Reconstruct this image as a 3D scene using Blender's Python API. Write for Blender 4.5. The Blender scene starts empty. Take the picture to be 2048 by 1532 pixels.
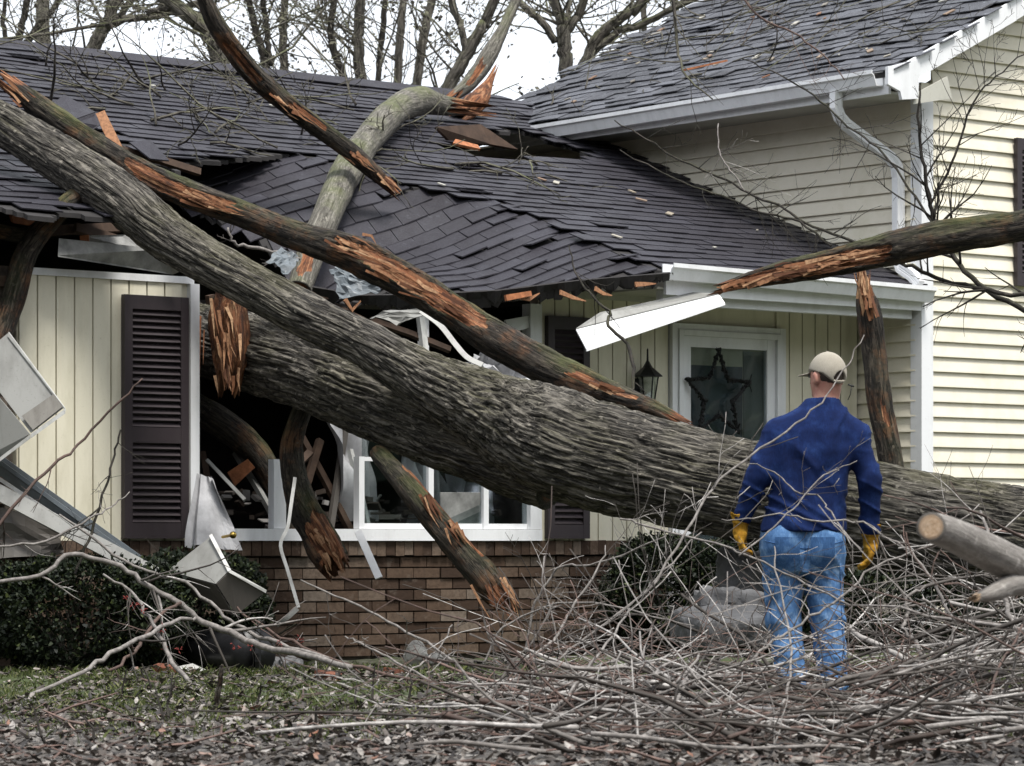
import bpy, math, random
import numpy as np
from mathutils import Vector, Matrix
random.seed(7); rng = np.random.default_rng(11)
scene = bpy.context.scene
C = scene.collection
R = math.radians

# ------------------------------------------------------------------ camera, sky, sun, exposure
FPX, CX, HY, HC = 6600.0, 1024.0, 1080.0, 0.82      # focal length in photo pixels, horizon row, eye height
cam_d = bpy.data.cameras.new('camera'); cam = bpy.data.objects.new('camera', cam_d); C.objects.link(cam)
cam.location = (0, 0, HC); cam.rotation_euler = (R(90), 0, 0)
cam_d.sensor_width = 36; cam_d.lens = 36 * FPX / 2048; cam_d.shift_y = (HY - 766) / 2048
cam_d.clip_start = .1; cam_d.clip_end = 3000
cam_d.dof.use_dof = True; cam_d.dof.focus_distance = 20.5; cam_d.dof.aperture_fstop = 8
scene.camera = cam
SUN_EL, SUN_AZ = R(66), R(150)
world = bpy.data.worlds.new('World'); scene.world = world; world.use_nodes = True
wn, wl = world.node_tree.nodes, world.node_tree.links; wn.clear()
sky = wn.new('ShaderNodeTexSky'); sky.sky_type = 'NISHITA'; sky.sun_disc = False
sky.sun_elevation = SUN_EL; sky.sun_rotation = SUN_AZ; sky.dust_density = 6; sky.air_density = 1.0
mixn = wn.new('ShaderNodeMixRGB'); mixn.inputs[0].default_value = .86       # closed cloud deck over the blue
mixn.inputs[2].default_value = (8.3, 8.7, 9.3, 1)
bg = wn.new('ShaderNodeBackground'); bg.inputs[1].default_value = .052
wo = wn.new('ShaderNodeOutputWorld')
wl.new(sky.outputs[0], mixn.inputs[1]); wl.new(mixn.outputs[0], bg.inputs[0]); wl.new(bg.outputs[0], wo.inputs[0])
sd = bpy.data.lights.new('sun', 'SUN'); sd.energy = 1.5; sd.angle = R(16); sd.color = (1, .97, .92)
sun = bpy.data.objects.new('sun', sd); C.objects.link(sun)
sdir = Vector((math.sin(SUN_AZ) * math.cos(SUN_EL), math.cos(SUN_AZ) * math.cos(SUN_EL), math.sin(SUN_EL)))
sun.rotation_euler = sdir.to_track_quat('Z', 'Y').to_euler()
vs = scene.view_settings; vs.view_transform = 'Standard'; vs.look = 'None'; vs.exposure = 1.76; vs.gamma = 1
vs.use_curve_mapping = False
scene.cycles.max_bounces = 6; scene.cycles.diffuse_bounces = 2; scene.cycles.transparent_max_bounces = 8

# ------------------------------------------------------------------ helpers
def W(px, py, Y):                                   # a photo point at a real distance Y from the camera
    return np.array(((px - CX) / FPX * Y, Y, HC + (HY - py) / FPX * Y))
TH = math.atan2(.633, .774); cT, sT = math.cos(TH), math.sin(TH); A0 = np.array((-1.10, 22.5, 0.))
def UV(px, py, v):                                  # where a photo point meets the house plane v = const -> (u, z)
    a = (px - CX) / FPX
    u = (a * (A0[1] + v * cT) - A0[0] + v * sT) / (cT - a * sT)
    return u, HC + (HY - py) / FPX * (A0[1] + u * sT + v * cT)
def Hw(u, v, z): return np.array((A0[0] + u * cT - v * sT, A0[1] + u * sT + v * cT, z))
def toH(p):                                         # world -> house frame
    d = np.asarray(p, float) - A0
    return np.array((d[0] * cT + d[1] * sT, -d[0] * sT + d[1] * cT, d[2]))

def _hash(ix, iy, iz):
    h = (ix * 374761393 + iy * 668265263 + iz * 2147483647 + 1013904223) & 0xffffffff
    h = ((h ^ (h >> 13)) * 1274126177) & 0xffffffff
    h = ((h ^ (h >> 15)) * 2246822519) & 0xffffffff
    return ((h ^ (h >> 16)) & 0xffff) / 32767.5 - 1.0
def vnoise(p):
    p = np.asarray(p, float); i = np.floor(p).astype(np.int64); f = p - i; f = f * f * (3 - 2 * f)
    r = 0
    for dx in (0, 1):
        for dy in (0, 1):
            for dz in (0, 1):
                w = (f[..., 0] if dx else 1 - f[..., 0]) * (f[..., 1] if dy else 1 - f[..., 1]) * (f[..., 2] if dz else 1 - f[..., 2])
                r = r + w * _hash(i[..., 0] + dx, i[..., 1] + dy, i[..., 2] + dz)
    return r
def fbm(p, o=3, g=.5):
    r = 0; a = 1; p = np.asarray(p, float)
    for k in range(o):
        r = r + a * vnoise(p * (2 ** k) + 17.3 * k); a *= g
    return r
def sstep(a, b, x):
    t = np.clip((np.asarray(x, float) - a) / (b - a), 0, 1); return t * t * (3 - 2 * t)

def make_mesh(name, verts, faces, smooth=False, attrs=None):
    """faces: list of int arrays (n, k)"""
    me = bpy.data.meshes.new(name)
    verts = np.asarray(verts, np.float32).reshape(-1, 3)
    faces = [np.asarray(f, np.int32) for f in faces if len(f)]
    me.vertices.add(len(verts)); me.vertices.foreach_set('co', verts.ravel())
    tot = np.concatenate([np.full(len(f), f.shape[1], np.int32) for f in faces])
    idx = np.concatenate([f.ravel() for f in faces])
    me.loops.add(len(idx)); me.loops.foreach_set('vertex_index', idx)
    st = np.concatenate(([0], np.cumsum(tot)[:-1])).astype(np.int32)
    me.polygons.add(len(tot)); me.polygons.foreach_set('loop_start', st)
    try: me.polygons.foreach_set('loop_total', tot)
    except Exception: pass
    if attrs:
        for k, a in attrs.items():
            a = np.asarray(a, np.float32)
            if a.ndim == 2:
                at = me.attributes.new(k, 'FLOAT_VECTOR', 'POINT'); at.data.foreach_set('vector', a.ravel())
            else:
                at = me.attributes.new(k, 'FLOAT', 'POINT'); at.data.foreach_set('value', a)
    me.update(calc_edges=True); me.validate()
    me.polygons.foreach_set('use_smooth', np.full(len(me.polygons), smooth))
    return me
def link(name, data, parent=None, mat=None):
    o = bpy.data.objects.new(name, data); C.objects.link(o)
    if parent is not None: o.parent = parent
    if mat is not None and data is not None and not data.materials: data.materials.append(mat)
    return o
def tag(o, label, cat=None, group=None, kind=None):
    if label: o['label'] = label
    if cat: o['category'] = cat; o['kind'] = kind or 'thing'
    if group: o['group'] = group
    if kind: o['kind'] = kind
    return o
def empty(name, loc=(0, 0, 0), rz=0):
    o = bpy.data.objects.new(name, None); C.objects.link(o); o.location = loc; o.rotation_euler.z = rz; return o

class MB:
    def __init__(s): s.v = []; s.f = {}; s.n = 0; s.a = []; s.w = []
    def add(s, v, faces, bark=None, wood=None):
        v = np.asarray(v, float).reshape(-1, 3); s.v.append(v)
        for f in faces:
            f = np.asarray(f, np.int64)
            if len(f): s.f.setdefault(f.shape[1], []).append(f + s.n)
        s.a.append(np.zeros_like(v) if bark is None else bark); s.w.append(np.zeros(len(v)) if wood is None else wood)
        s.n += len(v); return s
    def box(s, x0, x1, y0, y1, z0, z1, M=None):
        v = np.array([(x, y, z) for z in (z0, z1) for y in (y0, y1) for x in (x0, x1)], float)
        if M is not None: v = v @ np.array(M.to_3x3()).T + np.array(M.translation)
        return s.add(v, [[(0, 2, 3, 1), (4, 5, 7, 6), (0, 1, 5, 4), (2, 6, 7, 3), (0, 4, 6, 2), (1, 3, 7, 5)]])
    def slab(s, pts, th=.006, nrm=None):           # polygon given thickness
        p = np.asarray(pts, float); n = np.cross(p[1] - p[0], p[2] - p[0]) if nrm is None else np.asarray(nrm, float)
        n = n / np.linalg.norm(n) * th / 2; k = len(p)
        v = np.concatenate((p + n, p - n)); r = np.arange(k)
        side = np.stack((r, r + k, (r + 1) % k + k, (r + 1) % k), 1)
        return s.add(v, [r[None], (r[::-1] + k)[None], side])
    def sweep(s, path, sec, ref=(0, 0, 1), scale=None):
        path = np.asarray(path, float); sec = np.asarray(sec, float); n, k = len(path), len(sec)
        t = np.gradient(path, axis=0); t /= np.linalg.norm(t, axis=1)[:, None]
        ref = np.asarray(ref, float); a = ref[None] - (t @ ref)[:, None] * t; a /= np.linalg.norm(a, axis=1)[:, None] + 1e-9
        b = np.cross(t, a); sc = np.ones(n) if scale is None else np.asarray(scale)
        v = path[:, None] + sc[:, None, None] * (sec[None, :, :1] * a[:, None] + sec[None, :, 1:] * b[:, None])
        i, j = np.meshgrid(np.arange(n - 1), np.arange(k), indexing='ij')
        q = np.stack((i * k + j, i * k + (j + 1) % k, (i + 1) * k + (j + 1) % k, (i + 1) * k + j), -1).reshape(-1, 4)
        return s.add(v.reshape(-1, 3), [q, np.arange(k)[::-1][None], (np.arange(k) + (n - 1) * k)[None]])
    def tube(s, pts, rad, k=5):
        p = np.asarray(pts, float); n = len(p); rad = np.broadcast_to(np.asarray(rad, float), (n,))
        t = np.gradient(p, axis=0); t /= np.linalg.norm(t, axis=1)[:, None] + 1e-9
        ref = np.array((0, 0, 1.)) if abs(t[0, 2]) < .8 else np.array((1., 0, 0))
        if np.any(np.abs(t @ ref) > .97): ref = np.array((.3, .8, .52)); ref /= np.linalg.norm(ref)
        a = ref[None] - (t @ ref)[:, None] * t; a /= np.linalg.norm(a, axis=1)[:, None] + 1e-9
        b = np.cross(t, a); th = np.arange(k) * 2 * math.pi / k
        cs = np.cos(th)[None, :, None] * a[:, None] + np.sin(th)[None, :, None] * b[:, None]
        v = p[:, None] + rad[:, None, None] * cs
        i, j = np.meshgrid(np.arange(n - 1), np.arange(k), indexing='ij')
        q = np.stack((i * k + j, i * k + (j + 1) % k, (i + 1) * k + (j + 1) % k, (i + 1) * k + j), -1).reshape(-1, 4)
        L = np.concatenate(([0], np.cumsum(np.linalg.norm(np.diff(p, axis=0), axis=1))))
        bk = np.concatenate((np.broadcast_to(L[:, None, None], (n, k, 1)), (rad[:, None] * np.cos(th))[..., None], (rad[:, None] * np.sin(th))[..., None]), -1).reshape(-1, 3)
        return s.add(v.reshape(-1, 3), [q, np.arange(k)[::-1][None], (np.arange(k) + (n - 1) * k)[None]], bark=bk)
    def arrays(s):
        return np.concatenate(s.v), [np.concatenate(f) for f in s.f.values()]
    def mesh(s, name, smooth=False, bark=False):
        v, f = s.arrays()
        return make_mesh(name, v, f, smooth, {'bark': np.concatenate(s.a), 'wood': np.concatenate(s.w)} if bark else None)
    def build(s, name, mat, parent=None, smooth=False, bark=False):
        return link(name, s.mesh(name, smooth, bark), parent, mat)

def spline(ctrl, n):                                # Catmull-Rom through control rows (any columns)
    c = np.asarray(ctrl, float); c = np.vstack((2 * c[0] - c[1], c, 2 * c[-1] - c[-2])); m = len(c) - 3
    t = np.linspace(0, m, n); i = np.minimum(t.astype(int), m - 1); f = (t - i)[:, None]
    p0, p1, p2, p3 = c[i], c[i + 1], c[i + 2], c[i + 3]
    return .5 * (2 * p1 + (p2 - p0) * f + (2 * p0 - 5 * p1 + 4 * p2 - p3) * f ** 2 + (3 * p1 - p0 - 3 * p2 + p3) * f ** 3)

# ------------------------------------------------------------------ materials
class N:
    def __init__(s, name):
        s.m = bpy.data.materials.new(name); s.m.use_nodes = True; s.t = s.m.node_tree; s.t.nodes.clear()
        s.o = s.t.nodes.new('ShaderNodeOutputMaterial'); s.b = s.t.nodes.new('ShaderNodeBsdfPrincipled')
        s.t.links.new(s.b.outputs[0], s.o.inputs[0])
    def nd(s, ty, **k):
        n = s.t.nodes.new(ty)
        for a, b in k.items(): setattr(n, a, b)
        return n
    def put(s, sock, val):
        if hasattr(val, 'is_linked'): s.t.links.new(val, sock)
        elif isinstance(val, (tuple, list)) and len(val) == 3 and sock.type == 'RGBA': sock.default_value = (*val, 1)
        else: sock.default_value = val
    def attr(s, name, out='Vector'): n = s.nd('ShaderNodeAttribute'); n.attribute_name = name; return n.outputs[out]
    def obj(s): return s.nd('ShaderNodeTexCoord').outputs['Object']
    def geo(s, o): return s.nd('ShaderNodeNewGeometry').outputs[o]
    def scale(s, vec, sc, loc=(0, 0, 0)):
        n = s.nd('ShaderNodeMapping'); s.t.links.new(vec, n.inputs[0]); n.inputs['Scale'].default_value = sc; n.inputs['Location'].default_value = loc; return n.outputs[0]
    def noise(s, vec, sc=5, det=4, rough=.6, dist=0, col=False):
        n = s.nd('ShaderNodeTexNoise'); s.t.links.new(vec, n.inputs['Vector'])
        n.inputs['Scale'].default_value = sc; n.inputs['Detail'].default_value = det; n.inputs['Roughness'].default_value = rough; n.inputs['Distortion'].default_value = dist
        return n.outputs['Color' if col else 'Fac']
    def ramp(s, fac, stops):
        n = s.nd('ShaderNodeValToRGB'); s.put(n.inputs[0], fac); e = n.color_ramp.elements
        while len(e) < len(stops): e.new(.5)
        for el, (p, c) in zip(e, stops):
            el.position = p; el.color = (c, c, c, 1) if isinstance(c, (int, float)) else (*c, 1)
        return n.outputs[0]
    def mix(s, fac, a, b, mode='MIX'):
        n = s.nd('ShaderNodeMixRGB', blend_type=mode); s.put(n.inputs[0], fac); s.put(n.inputs[1], a); s.put(n.inputs[2], b); return n.outputs[0]
    def math(s, op, a, b=0.): n = s.nd('ShaderNodeMath', operation=op); s.put(n.inputs[0], a); s.put(n.inputs[1], b); return n.outputs[0]
    def hsv(s, col, h=.5, sa=1., v=1.):
        n = s.nd('ShaderNodeHueSaturation'); s.put(n.inputs['Color'], col); s.put(n.inputs['Hue'], h); s.put(n.inputs['Saturation'], sa); s.put(n.inputs['Value'], v); return n.outputs[0]
    def bump(s, h, st=.5, d=.01, nrm=None):
        n = s.nd('ShaderNodeBump'); s.put(n.inputs['Height'], h); n.inputs['Strength'].default_value = st; n.inputs['Distance'].default_value = d
        if nrm is not None: s.t.links.new(nrm, n.inputs['Normal'])
        return n.outputs[0]
    def out(s, col, rough=.8, nrm=None, spec=.3, **k):
        s.put(s.b.inputs['Base Color'], col); s.put(s.b.inputs['Roughness'], rough); s.b.inputs['Specular IOR Level'].default_value = spec
        if nrm is not None: s.t.links.new(nrm, s.b.inputs['Normal'])
        for a, b in k.items(): s.put(s.b.inputs[a.replace('_', ' ')], b)
        return s.m

def painted(name, col, dirt=(.25, .22, .15), amt=.35, rough=.5, per_obj=.06, streak=(3, 3, .8)):
    n = N(name); o = n.geo('Position')
    k = n.noise(n.scale(o, streak), 2.2, 6, .65); d = n.ramp(k, [(.45, 0), (.8, amt)])
    r = n.nd('ShaderNodeObjectInfo').outputs['Random']
    c = n.hsv(col, .5, 1, n.math('ADD', n.math('MULTIPLY', r, per_obj), 1 - per_obj / 2))
    c = n.mix(d, c, dirt); fine = n.noise(o, 60, 3, .6)
    c = n.mix(n.ramp(fine, [(.62, 0), (.75, amt * .6)]), c, dirt)
    return n.out(c, rough, n.bump(n.noise(o, 25, 3), .15, .004), .35)
def bark_mat(name, light, dark, moss=.0, mosscol=(.10, .12, .03), wood=((.25, .095, .042), (.48, .28, .15), (.055, .024, .014)), fine=1.0, brown=.0, crack=.85, rot=.9):
    n = N(name); v = n.attr('bark')
    f1 = n.noise(n.scale(v, (2.8 * fine, 26 * fine, 26 * fine)), 1.3, 6, .7, .25)
    f2 = n.noise(n.scale(v, (14 * fine, 40 * fine, 40 * fine)), 1.5, 5, .7)
    f3 = n.noise(v, 2.1, 4, .6)
    h = n.math('ADD', n.math('MULTIPLY', f1, .75), n.math('MULTIPLY', f2, .35))
    c = n.ramp(h, [(.44, dark), (.56, tuple(.4 * a + .6 * b for a, b in zip(light, dark))), (.68, light)])
    if brown: c = n.mix(n.ramp(n.noise(v, 5, 4, .7), [(.5, 0), (.7, brown)]), c, (.16, .075, .035))
    crk = n.math('ABSOLUTE', n.math('SUBTRACT', n.noise(n.scale(v, (2.3 * fine, 23 * fine, 23 * fine), (3, 1, 2)), 1.2, 4, .6, .25), .5))
    ck = n.ramp(crk, [(.0, crack), (.045, .0)]); c = n.mix(ck, c, tuple(x * .45 for x in dark)); h = n.math('SUBTRACT', h, n.math('MULTIPLY', ck, .5))
    lich = n.ramp(n.noise(v, 24, 3, .5), [(.63, 0), (.7, .5)])
    c = n.mix(lich, c, tuple(min(1, x * 1.7) for x in light))
    if moss:
        up = n.nd('ShaderNodeSeparateXYZ'); n.t.links.new(n.geo('Normal'), up.inputs[0])
        mk = n.math('MULTIPLY', n.ramp(f3, [(.42, 0), (.62, 1)]), n.ramp(up.outputs[2], [(.0, 0), (.75, moss)]))
        c = n.mix(mk, c, mosscol)
    wv = n.attr('wood', 'Fac')
    g1 = n.noise(n.scale(v, (2.0, 38, 38)), 2.0, 5, .7, .3)
    wc = n.ramp(g1, [(.3, wood[2]), (.5, wood[0]), (.68, wood[1])])
    wc = n.mix(n.ramp(n.noise(n.scale(v, (3, 9, 9)), 2.5, 5, .7), [(.44, .0), (.60, rot)]), wc, (.06, .03, .02))
    edge = n.noise(n.scale(v, (6, 22, 22)), 2, 3)
    wm = n.ramp(n.math('ADD', wv, n.math('MULTIPLY', n.math('SUBTRACT', edge, .5), .9)), [(.45, 0), (.55, 1)])
    c = n.mix(wm, c, wc)
    nb = n.bump(h, .9, .02 / fine); nb = n.bump(g1, .6, .012, nb)
    return n.out(c, .82, nb, .25)
def plain(name, col, rough=.6, var=.25, sc=8, bumpd=.003, spec=.3, **k):
    n = N(name); o = n.obj(); f = n.noise(o, sc, 5, .65)
    c = n.mix(n.ramp(f, [(.3, 0), (.7, 1)]), tuple(x * (1 - var) for x in col), tuple(min(1, x * (1 + var)) for x in col))
    return n.out(c, rough, n.bump(n.noise(o, sc * 6, 3), .4, bumpd), spec, **k)

M = {}
M['cream'] = painted('cream_vinyl', (.72, .68, .54), (.28, .25, .13), .34)
M['clap'] = painted('cream_clapboard', (.76, .71, .585), (.36, .32, .14), .32, streak=(2, 2, 2))
M['white'] = painted('white_trim', (.78, .79, .80), (.30, .29, .27), .35, .45)
M['gutter'] = painted('gutter_white', (.84, .85, .86), (.34, .34, .34), .35, .4, streak=(4, 4, 1))
M['greymetal'] = painted('grey_soffit', (.27, .27, .255), (.09, .085, .075), .7, .5)
M['bluegrey'] = painted('blue_grey_metal', (.13, .15, .165), (.05, .045, .04), .6, .45)
M['offwhite'] = painted('dirty_white', (.52, .52, .50), (.16, .15, .13), .7, .5, streak=(6, 6, 3))
M['darkmetal'] = painted('dark_metal', (.10, .09, .08), (.03, .03, .03), .5, .5)
M['soffit'] = painted('soffit_vinyl', (.50, .49, .43), (.2, .19, .15), .4)
M['shutter'] = painted('shutter_brown', (.036, .028, .031), (.06, .053, .05), .35, .45)
M['black'] = plain('black_paint', (.012, .012, .013), .4)
M['cav'] = plain('dark_room', (.035, .030, .027), .9)  # the unlit look of the room is put into its surface colour
M['felt'] = plain('roof_felt', (.03, .028, .028), .9)
M['deckwood'] = plain('split_lumber', (.30, .115, .05), .8, .5, 18)
M['lumber'] = plain('dimmed_lumber', (.055, .034, .023), .8, .4, 10)  # dark tone carries the shade of the wrecked room
M['brass'] = plain('brass', (.55, .38, .10), .3, .2, Metallic=1.0)
M['cloth'] = plain('pale_cloth', (.40, .40, .41), .9, .3, 6)
M['mortar'] = plain('mortar', (.075, .062, .05), .95, .4, 20)
M['concrete'] = plain('concrete', (.105, .105, .108), .85, .35, 5)
M['rock'] = plain('pale_rock', (.42, .40, .36), .9, .4, 9)
M['plaster'] = plain('torn_plaster', (.26, .26, .25), .9, .5, 6)
M['rubble'] = (lambda n: n.out(n.ramp(n.geo('Random Per Island'), [(0, (.02, .015, .012)), (.5, (.06, .045, .035)), (.85, (.13, .12, .11)), (1, (.30, .29, .28))]), .9))(N('rubble'))

def shingle_mat(name, cols, rough, flecks):
    n = N(name); o = n.geo('Position'); r = n.geo('Random Per Island'); ob = n.nd('ShaderNodeObjectInfo').outputs['Random']
    rr = n.math('FRACT', n.math('ADD', r, ob))
    c = n.ramp(rr, [(0, cols[0]), (.5, cols[1]), (1, cols[2])])
    g = n.noise(o, 140, 2, .6); c = n.mix(n.ramp(g, [(.35, 0), (.7, .55)]), c, tuple(x * 2.2 for x in cols[2]))
    b = n.noise(o, 1.3, 4, .6); c = n.mix(n.ramp(b, [(.45, 0), (.75, .4)]), c, tuple(x * .55 for x in cols[0]))
    if flecks: c = n.mix(n.ramp(n.noise(o, 22, 4, .75), [(.62, 0), (.70, flecks)]), c, (.34, .36, .40))
    return n.out(c, n.ramp(n.noise(o, 5, 3), [(.3, rough), (.7, rough + .25)]), n.bump(g, .6, .005), .22)
M['shingle'] = shingle_mat('brown_shingle', ((.013, .0112, .014), (.019, .0175, .022), (.028, .027, .034)), .44, .10)
M['shingle2'] = shingle_mat('grey_shingle', ((.012, .012, .014), (.028, .028, .032), (.075, .078, .09)), .42, .7)

def brick_mat():
    n = N('brown_brick'); o = n.geo('Position'); ob = n.math('FRACT', n.math('ADD', n.nd('ShaderNodeObjectInfo').outputs['Random'], n.geo('Random Per Island')))
    c = n.ramp(ob, [(0, (.042, .026, .018)), (.35, (.078, .050, .034)), (.6, (.108, .072, .050)), (.85, (.155, .115, .086)), (1, (.19, .155, .125))])
    k = n.noise(o, 30, 5, .7); c = n.mix(n.ramp(k, [(.35, .45), (.6, 0)]), c, (.035, .022, .016))
    c = n.mix(n.ramp(n.noise(o, 9, 4, .7), [(.58, 0), (.75, .4)]), c, (.24, .20, .165))
    return n.out(c, .9, n.bump(k, .7, .006), .2)
M['brick'] = brick_mat()
def glass_mat():
    n = N('window_glass'); t = n.nd('ShaderNodeBsdfTransparent'); t.inputs[0].default_value = (.78, .82, .82, 1)
    g = n.nd('ShaderNodeBsdfGlossy'); g.inputs['Roughness'].default_value = .02; g.inputs['Color'].default_value = (.9, .93, 1, 1)
    nb = n.bump(n.noise(n.geo('Position'), 2.5, 2), .012, .05); n.t.links.new(nb, g.inputs['Normal'])
    f = n.nd('ShaderNodeLayerWeight'); f.inputs[0].default_value = .5
    fac = n.math('ADD', n.math('MULTIPLY', n.math('POWER', f.outputs['Facing'], 5), .85), .13); mx = n.nd('ShaderNodeMixShader')
    n.t.links.new(fac, mx.inputs[0]); n.t.links.new(t.outputs[0], mx.inputs[1]); n.t.links.new(g.outputs[0], mx.inputs[2]); n.t.links.new(mx.outputs[0], n.o.inputs[0])
    return n.m
M['glass'] = glass_mat()
# ------------------------------------------------------------------ ground (one sheet to the horizon)
def ground_h(x, y):
    p = np.stack((np.asarray(x, float), np.asarray(y, float), np.zeros_like(np.asarray(x, float))), -1)
    near = sstep(60, 25, np.hypot(p[..., 0], p[..., 1]))
    return near * (.035 * vnoise(p * 1.1) + .014 * vnoise(p * 6.0) + .006 * vnoise(p * 17.))
def axis(lo, hi, step, far):
    core = np.arange(lo, hi, step); g = np.geomspace(step * 2, far, 26)
    return np.concatenate((lo - g[::-1], core, hi + g))
gx, gy = axis(-5, 5, .05, 900), axis(9.5, 26, .07, 900)
XX, YY = np.meshgrid(gx, gy, indexing='ij')
gv = np.stack((XX, YY, ground_h(XX, YY)), -1).reshape(-1, 3)
ni, nj = len(gx), len(gy); ii, jj = np.meshgrid(np.arange(ni - 1), np.arange(nj - 1), indexing='ij')
gq = np.stack((ii * nj + jj, (ii + 1) * nj + jj, (ii + 1) * nj + jj + 1, ii * nj + jj + 1), -1).reshape(-1, 4)
def ground_mat():
    n = N('wet_yard'); o = n.geo('Position')
    a = n.noise(o, 1.3, 5, .6); b = n.noise(o, 9, 6, .7); c_ = n.noise(o, 55, 4, .7)
    soil = n.ramp(b, [(.3, (.02, .017, .014)), (.48, (.075, .066, .057)), (.66, (.25, .235, .215))])
    soil = n.mix(n.ramp(c_, [(.55, 0), (.7, .6)]), soil, (.30, .27, .25))
    grass = n.ramp(n.noise(o, 40, 4, .7), [(.3, (.02, .035, .008)), (.6, (.06, .085, .022)), (.75, (.13, .15, .06))])
    sp = n.nd('ShaderNodeSeparateXYZ'); n.t.links.new(o, sp.inputs[0])
    band = n.math('MULTIPLY', n.ramp(n.math('DIVIDE', sp.outputs[1], 40), [(.37, 0), (.42, 1)]), n.ramp(n.noise(o, .8, 5, .7), [(.36, .05), (.52, .85)]))
    col = n.mix(band, soil, grass)
    return n.out(col, n.ramp(b, [(.3, .45), (.7, .9)]), n.bump(n.math('ADD', b, n.math('MULTIPLY', c_, .4)), .9, .03), .35)
M['ground'] = ground_mat()
tag(link('ground', make_mesh('ground', gv, [gq], True), None, M['ground']), None, kind='structure')

# ------------------------------------------------------------------ house
house = empty('house', A0, TH)
tag(house, 'cream sided split level house with its brown roof crushed by a fallen tree', 'house')
def hbox(name, mat, u0, u1, v0, v1, z0, z1, parent=house):
    return MB().box(u0, u1, v0, v1, z0, z1).build(name, M[mat], parent)
def hpart(name, mb, mat, parent=house, smooth=False): return mb.build(name, M[mat], parent, smooth)
def place(name, me, parent, x, y, z, rz=0):
    o = link(name, me, parent); o.location = (x, y, z); o.rotation_euler.z = rz; return o

# --- low roof: undamaged plane, then the sag under the limbs
EV, EZ, MR, RV = -.70, 2.75, .391, 4.2
def crease_v(u): return np.interp(u, [-3, -.8, -.76, .04, .72, 1.29, 1.9, 2.04, 2.2], [-.5, .9, 1.07, 1.38, 1.73, 1.02, .62, .2, -.9])
def crease_u(v): return np.interp(v, [-.9, .2, .62, 1.02, 1.73, 2.2], [2.2, 2.04, 1.86, 1.32, .72, .4])
def wav(u, v): return .014 * vnoise(np.stack((u * 1.3, v * 1.7, u * 0 + 4), -1))
def top_z(u, v):                                       # the plane that kept its shape
    u = np.asarray(u, float); v = np.asarray(v, float)
    return EZ + MR * (v - EV) + wav(u, v) - .02 * sstep(0, 3, v) * np.sin((u + 1) * .5) ** 2
def sag_z(u, v):                                       # the sheet that folded down along the crease
    u = np.asarray(u, float); v = np.asarray(v, float); d = crease_u(v) - u; w = .09
    s = .35 * w * np.logaddexp(0, d / w) - .35 * w * .1
    return EZ + MR * (v - EV) + wav(u, v) - s + .075 * np.clip(d, 0, 2) * vnoise(np.stack((u * 1.6, v * 1.8, u * 0 + 1), -1))
hole1 = [(-1.97, .35), (-1.85, 1.1), (-1.55, 1.75), (-1.2, 2.05), (-.85, 1.7), (-.8, 1.1), (-.8, -1), (-1.95, -1)]
hole2 = [(2.55, 2.2), (2.8, 2.6), (3.3, 2.9), (4.0, 3.1), (4.3, 2.6), (3.9, 2.1), (3.3, 2.1), (2.8, 2.0)]
def in_poly(u, v, poly):
    u = np.asarray(u); v = np.asarray(v); r = np.zeros(np.broadcast(u, v).shape, bool); j = len(poly) - 1
    for i in range(len(poly)):
        (xi, yi), (xj, yj) = poly[i], poly[j]
        r ^= ((yi > v) != (yj > v)) & (u < (xj - xi) * (v - yi) / (yj - yi + 1e-12) + xi); j = i
    return r
def _jit(u, v): return .07 * vnoise(np.stack((np.asarray(u, float) * 5, np.asarray(v, float) * 5, np.asarray(u, float) * 0 + 9), -1))
def top_gone(u, v):
    u = np.asarray(u, float); v = np.asarray(v, float); j = _jit(u, v)
    edge = -.42 + .1 * vnoise(np.stack((u * 4, u * 0, u * 0), -1))
    return in_poly(u + j, v + j, hole1) | in_poly(u + j, v + j, hole2) | ((u < -1.9) & (v < edge)) | ((u > -1.9) & (u < 2.2) & (v < crease_v(u) + .3 * j))
def sag_gone(u, v):
    u = np.asarray(u, float); v = np.asarray(v, float); j = _jit(u, v)
    vb_ = np.interp(u, [-.4, -.25, -.05, .1, .2, .57, 1.02, 1.54, 2.1, 2.3], [1.6, 1.35, .9, .5, .17, -.1, -.35, -.55, -.72, -.8])
    return (v < vb_ + .5 * j) | (u < -.36) | (u > crease_u(v) + .03) | (v > 1.76)
# deck under the shingles (closed slabs)
def deck(name, zf, gone, du, dv):
    UU, VV = np.meshgrid(du, dv, indexing='ij'); ZZ = zf(UU, VV)
    top = np.stack((UU, VV, ZZ - .012), -1).reshape(-1, 3); bot = top - np.array((0, 0, .03))
    a, b = len(du), len(dv); i, j = np.meshgrid(np.arange(a - 1), np.arange(b - 1), indexing='ij'); i = i.ravel(); j = j.ravel()
    keep = ~gone((du[i] + du[i + 1]) / 2, (dv[j] + dv[j + 1]) / 2); i, j = i[keep], j[keep]
    q = np.stack((i * b + j, (i + 1) * b + j, (i + 1) * b + j + 1, i * b + j + 1), -1); m = a * b
    cnt = {}
    for f in q.tolist():
        for x in range(4): cnt[(f[x], f[(x + 1) % 4])] = 1
    rim = [(e[1], e[0], e[0] + m, e[1] + m) for e in cnt if (e[1], e[0]) not in cnt]
    return make_mesh(name, np.concatenate((top, bot)), [q, q[:, ::-1] + m, np.array(rim)])
low_roof = link('roof', deck('roof', top_z, top_gone, np.linspace(-4.6, 4.86, 200), np.linspace(EV, RV, 100)), house, M['felt'])
tag(low_roof, 'dark brown shingled low roof torn open at the left')
sag_roof = link('roof', deck('roof', sag_z, sag_gone, np.linspace(-.5, 2.25, 80), np.linspace(-.85, 1.8, 80)), house, M['felt'])
tag(sag_roof, 'sheet of brown shingled roof folded down along a crease')
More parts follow.
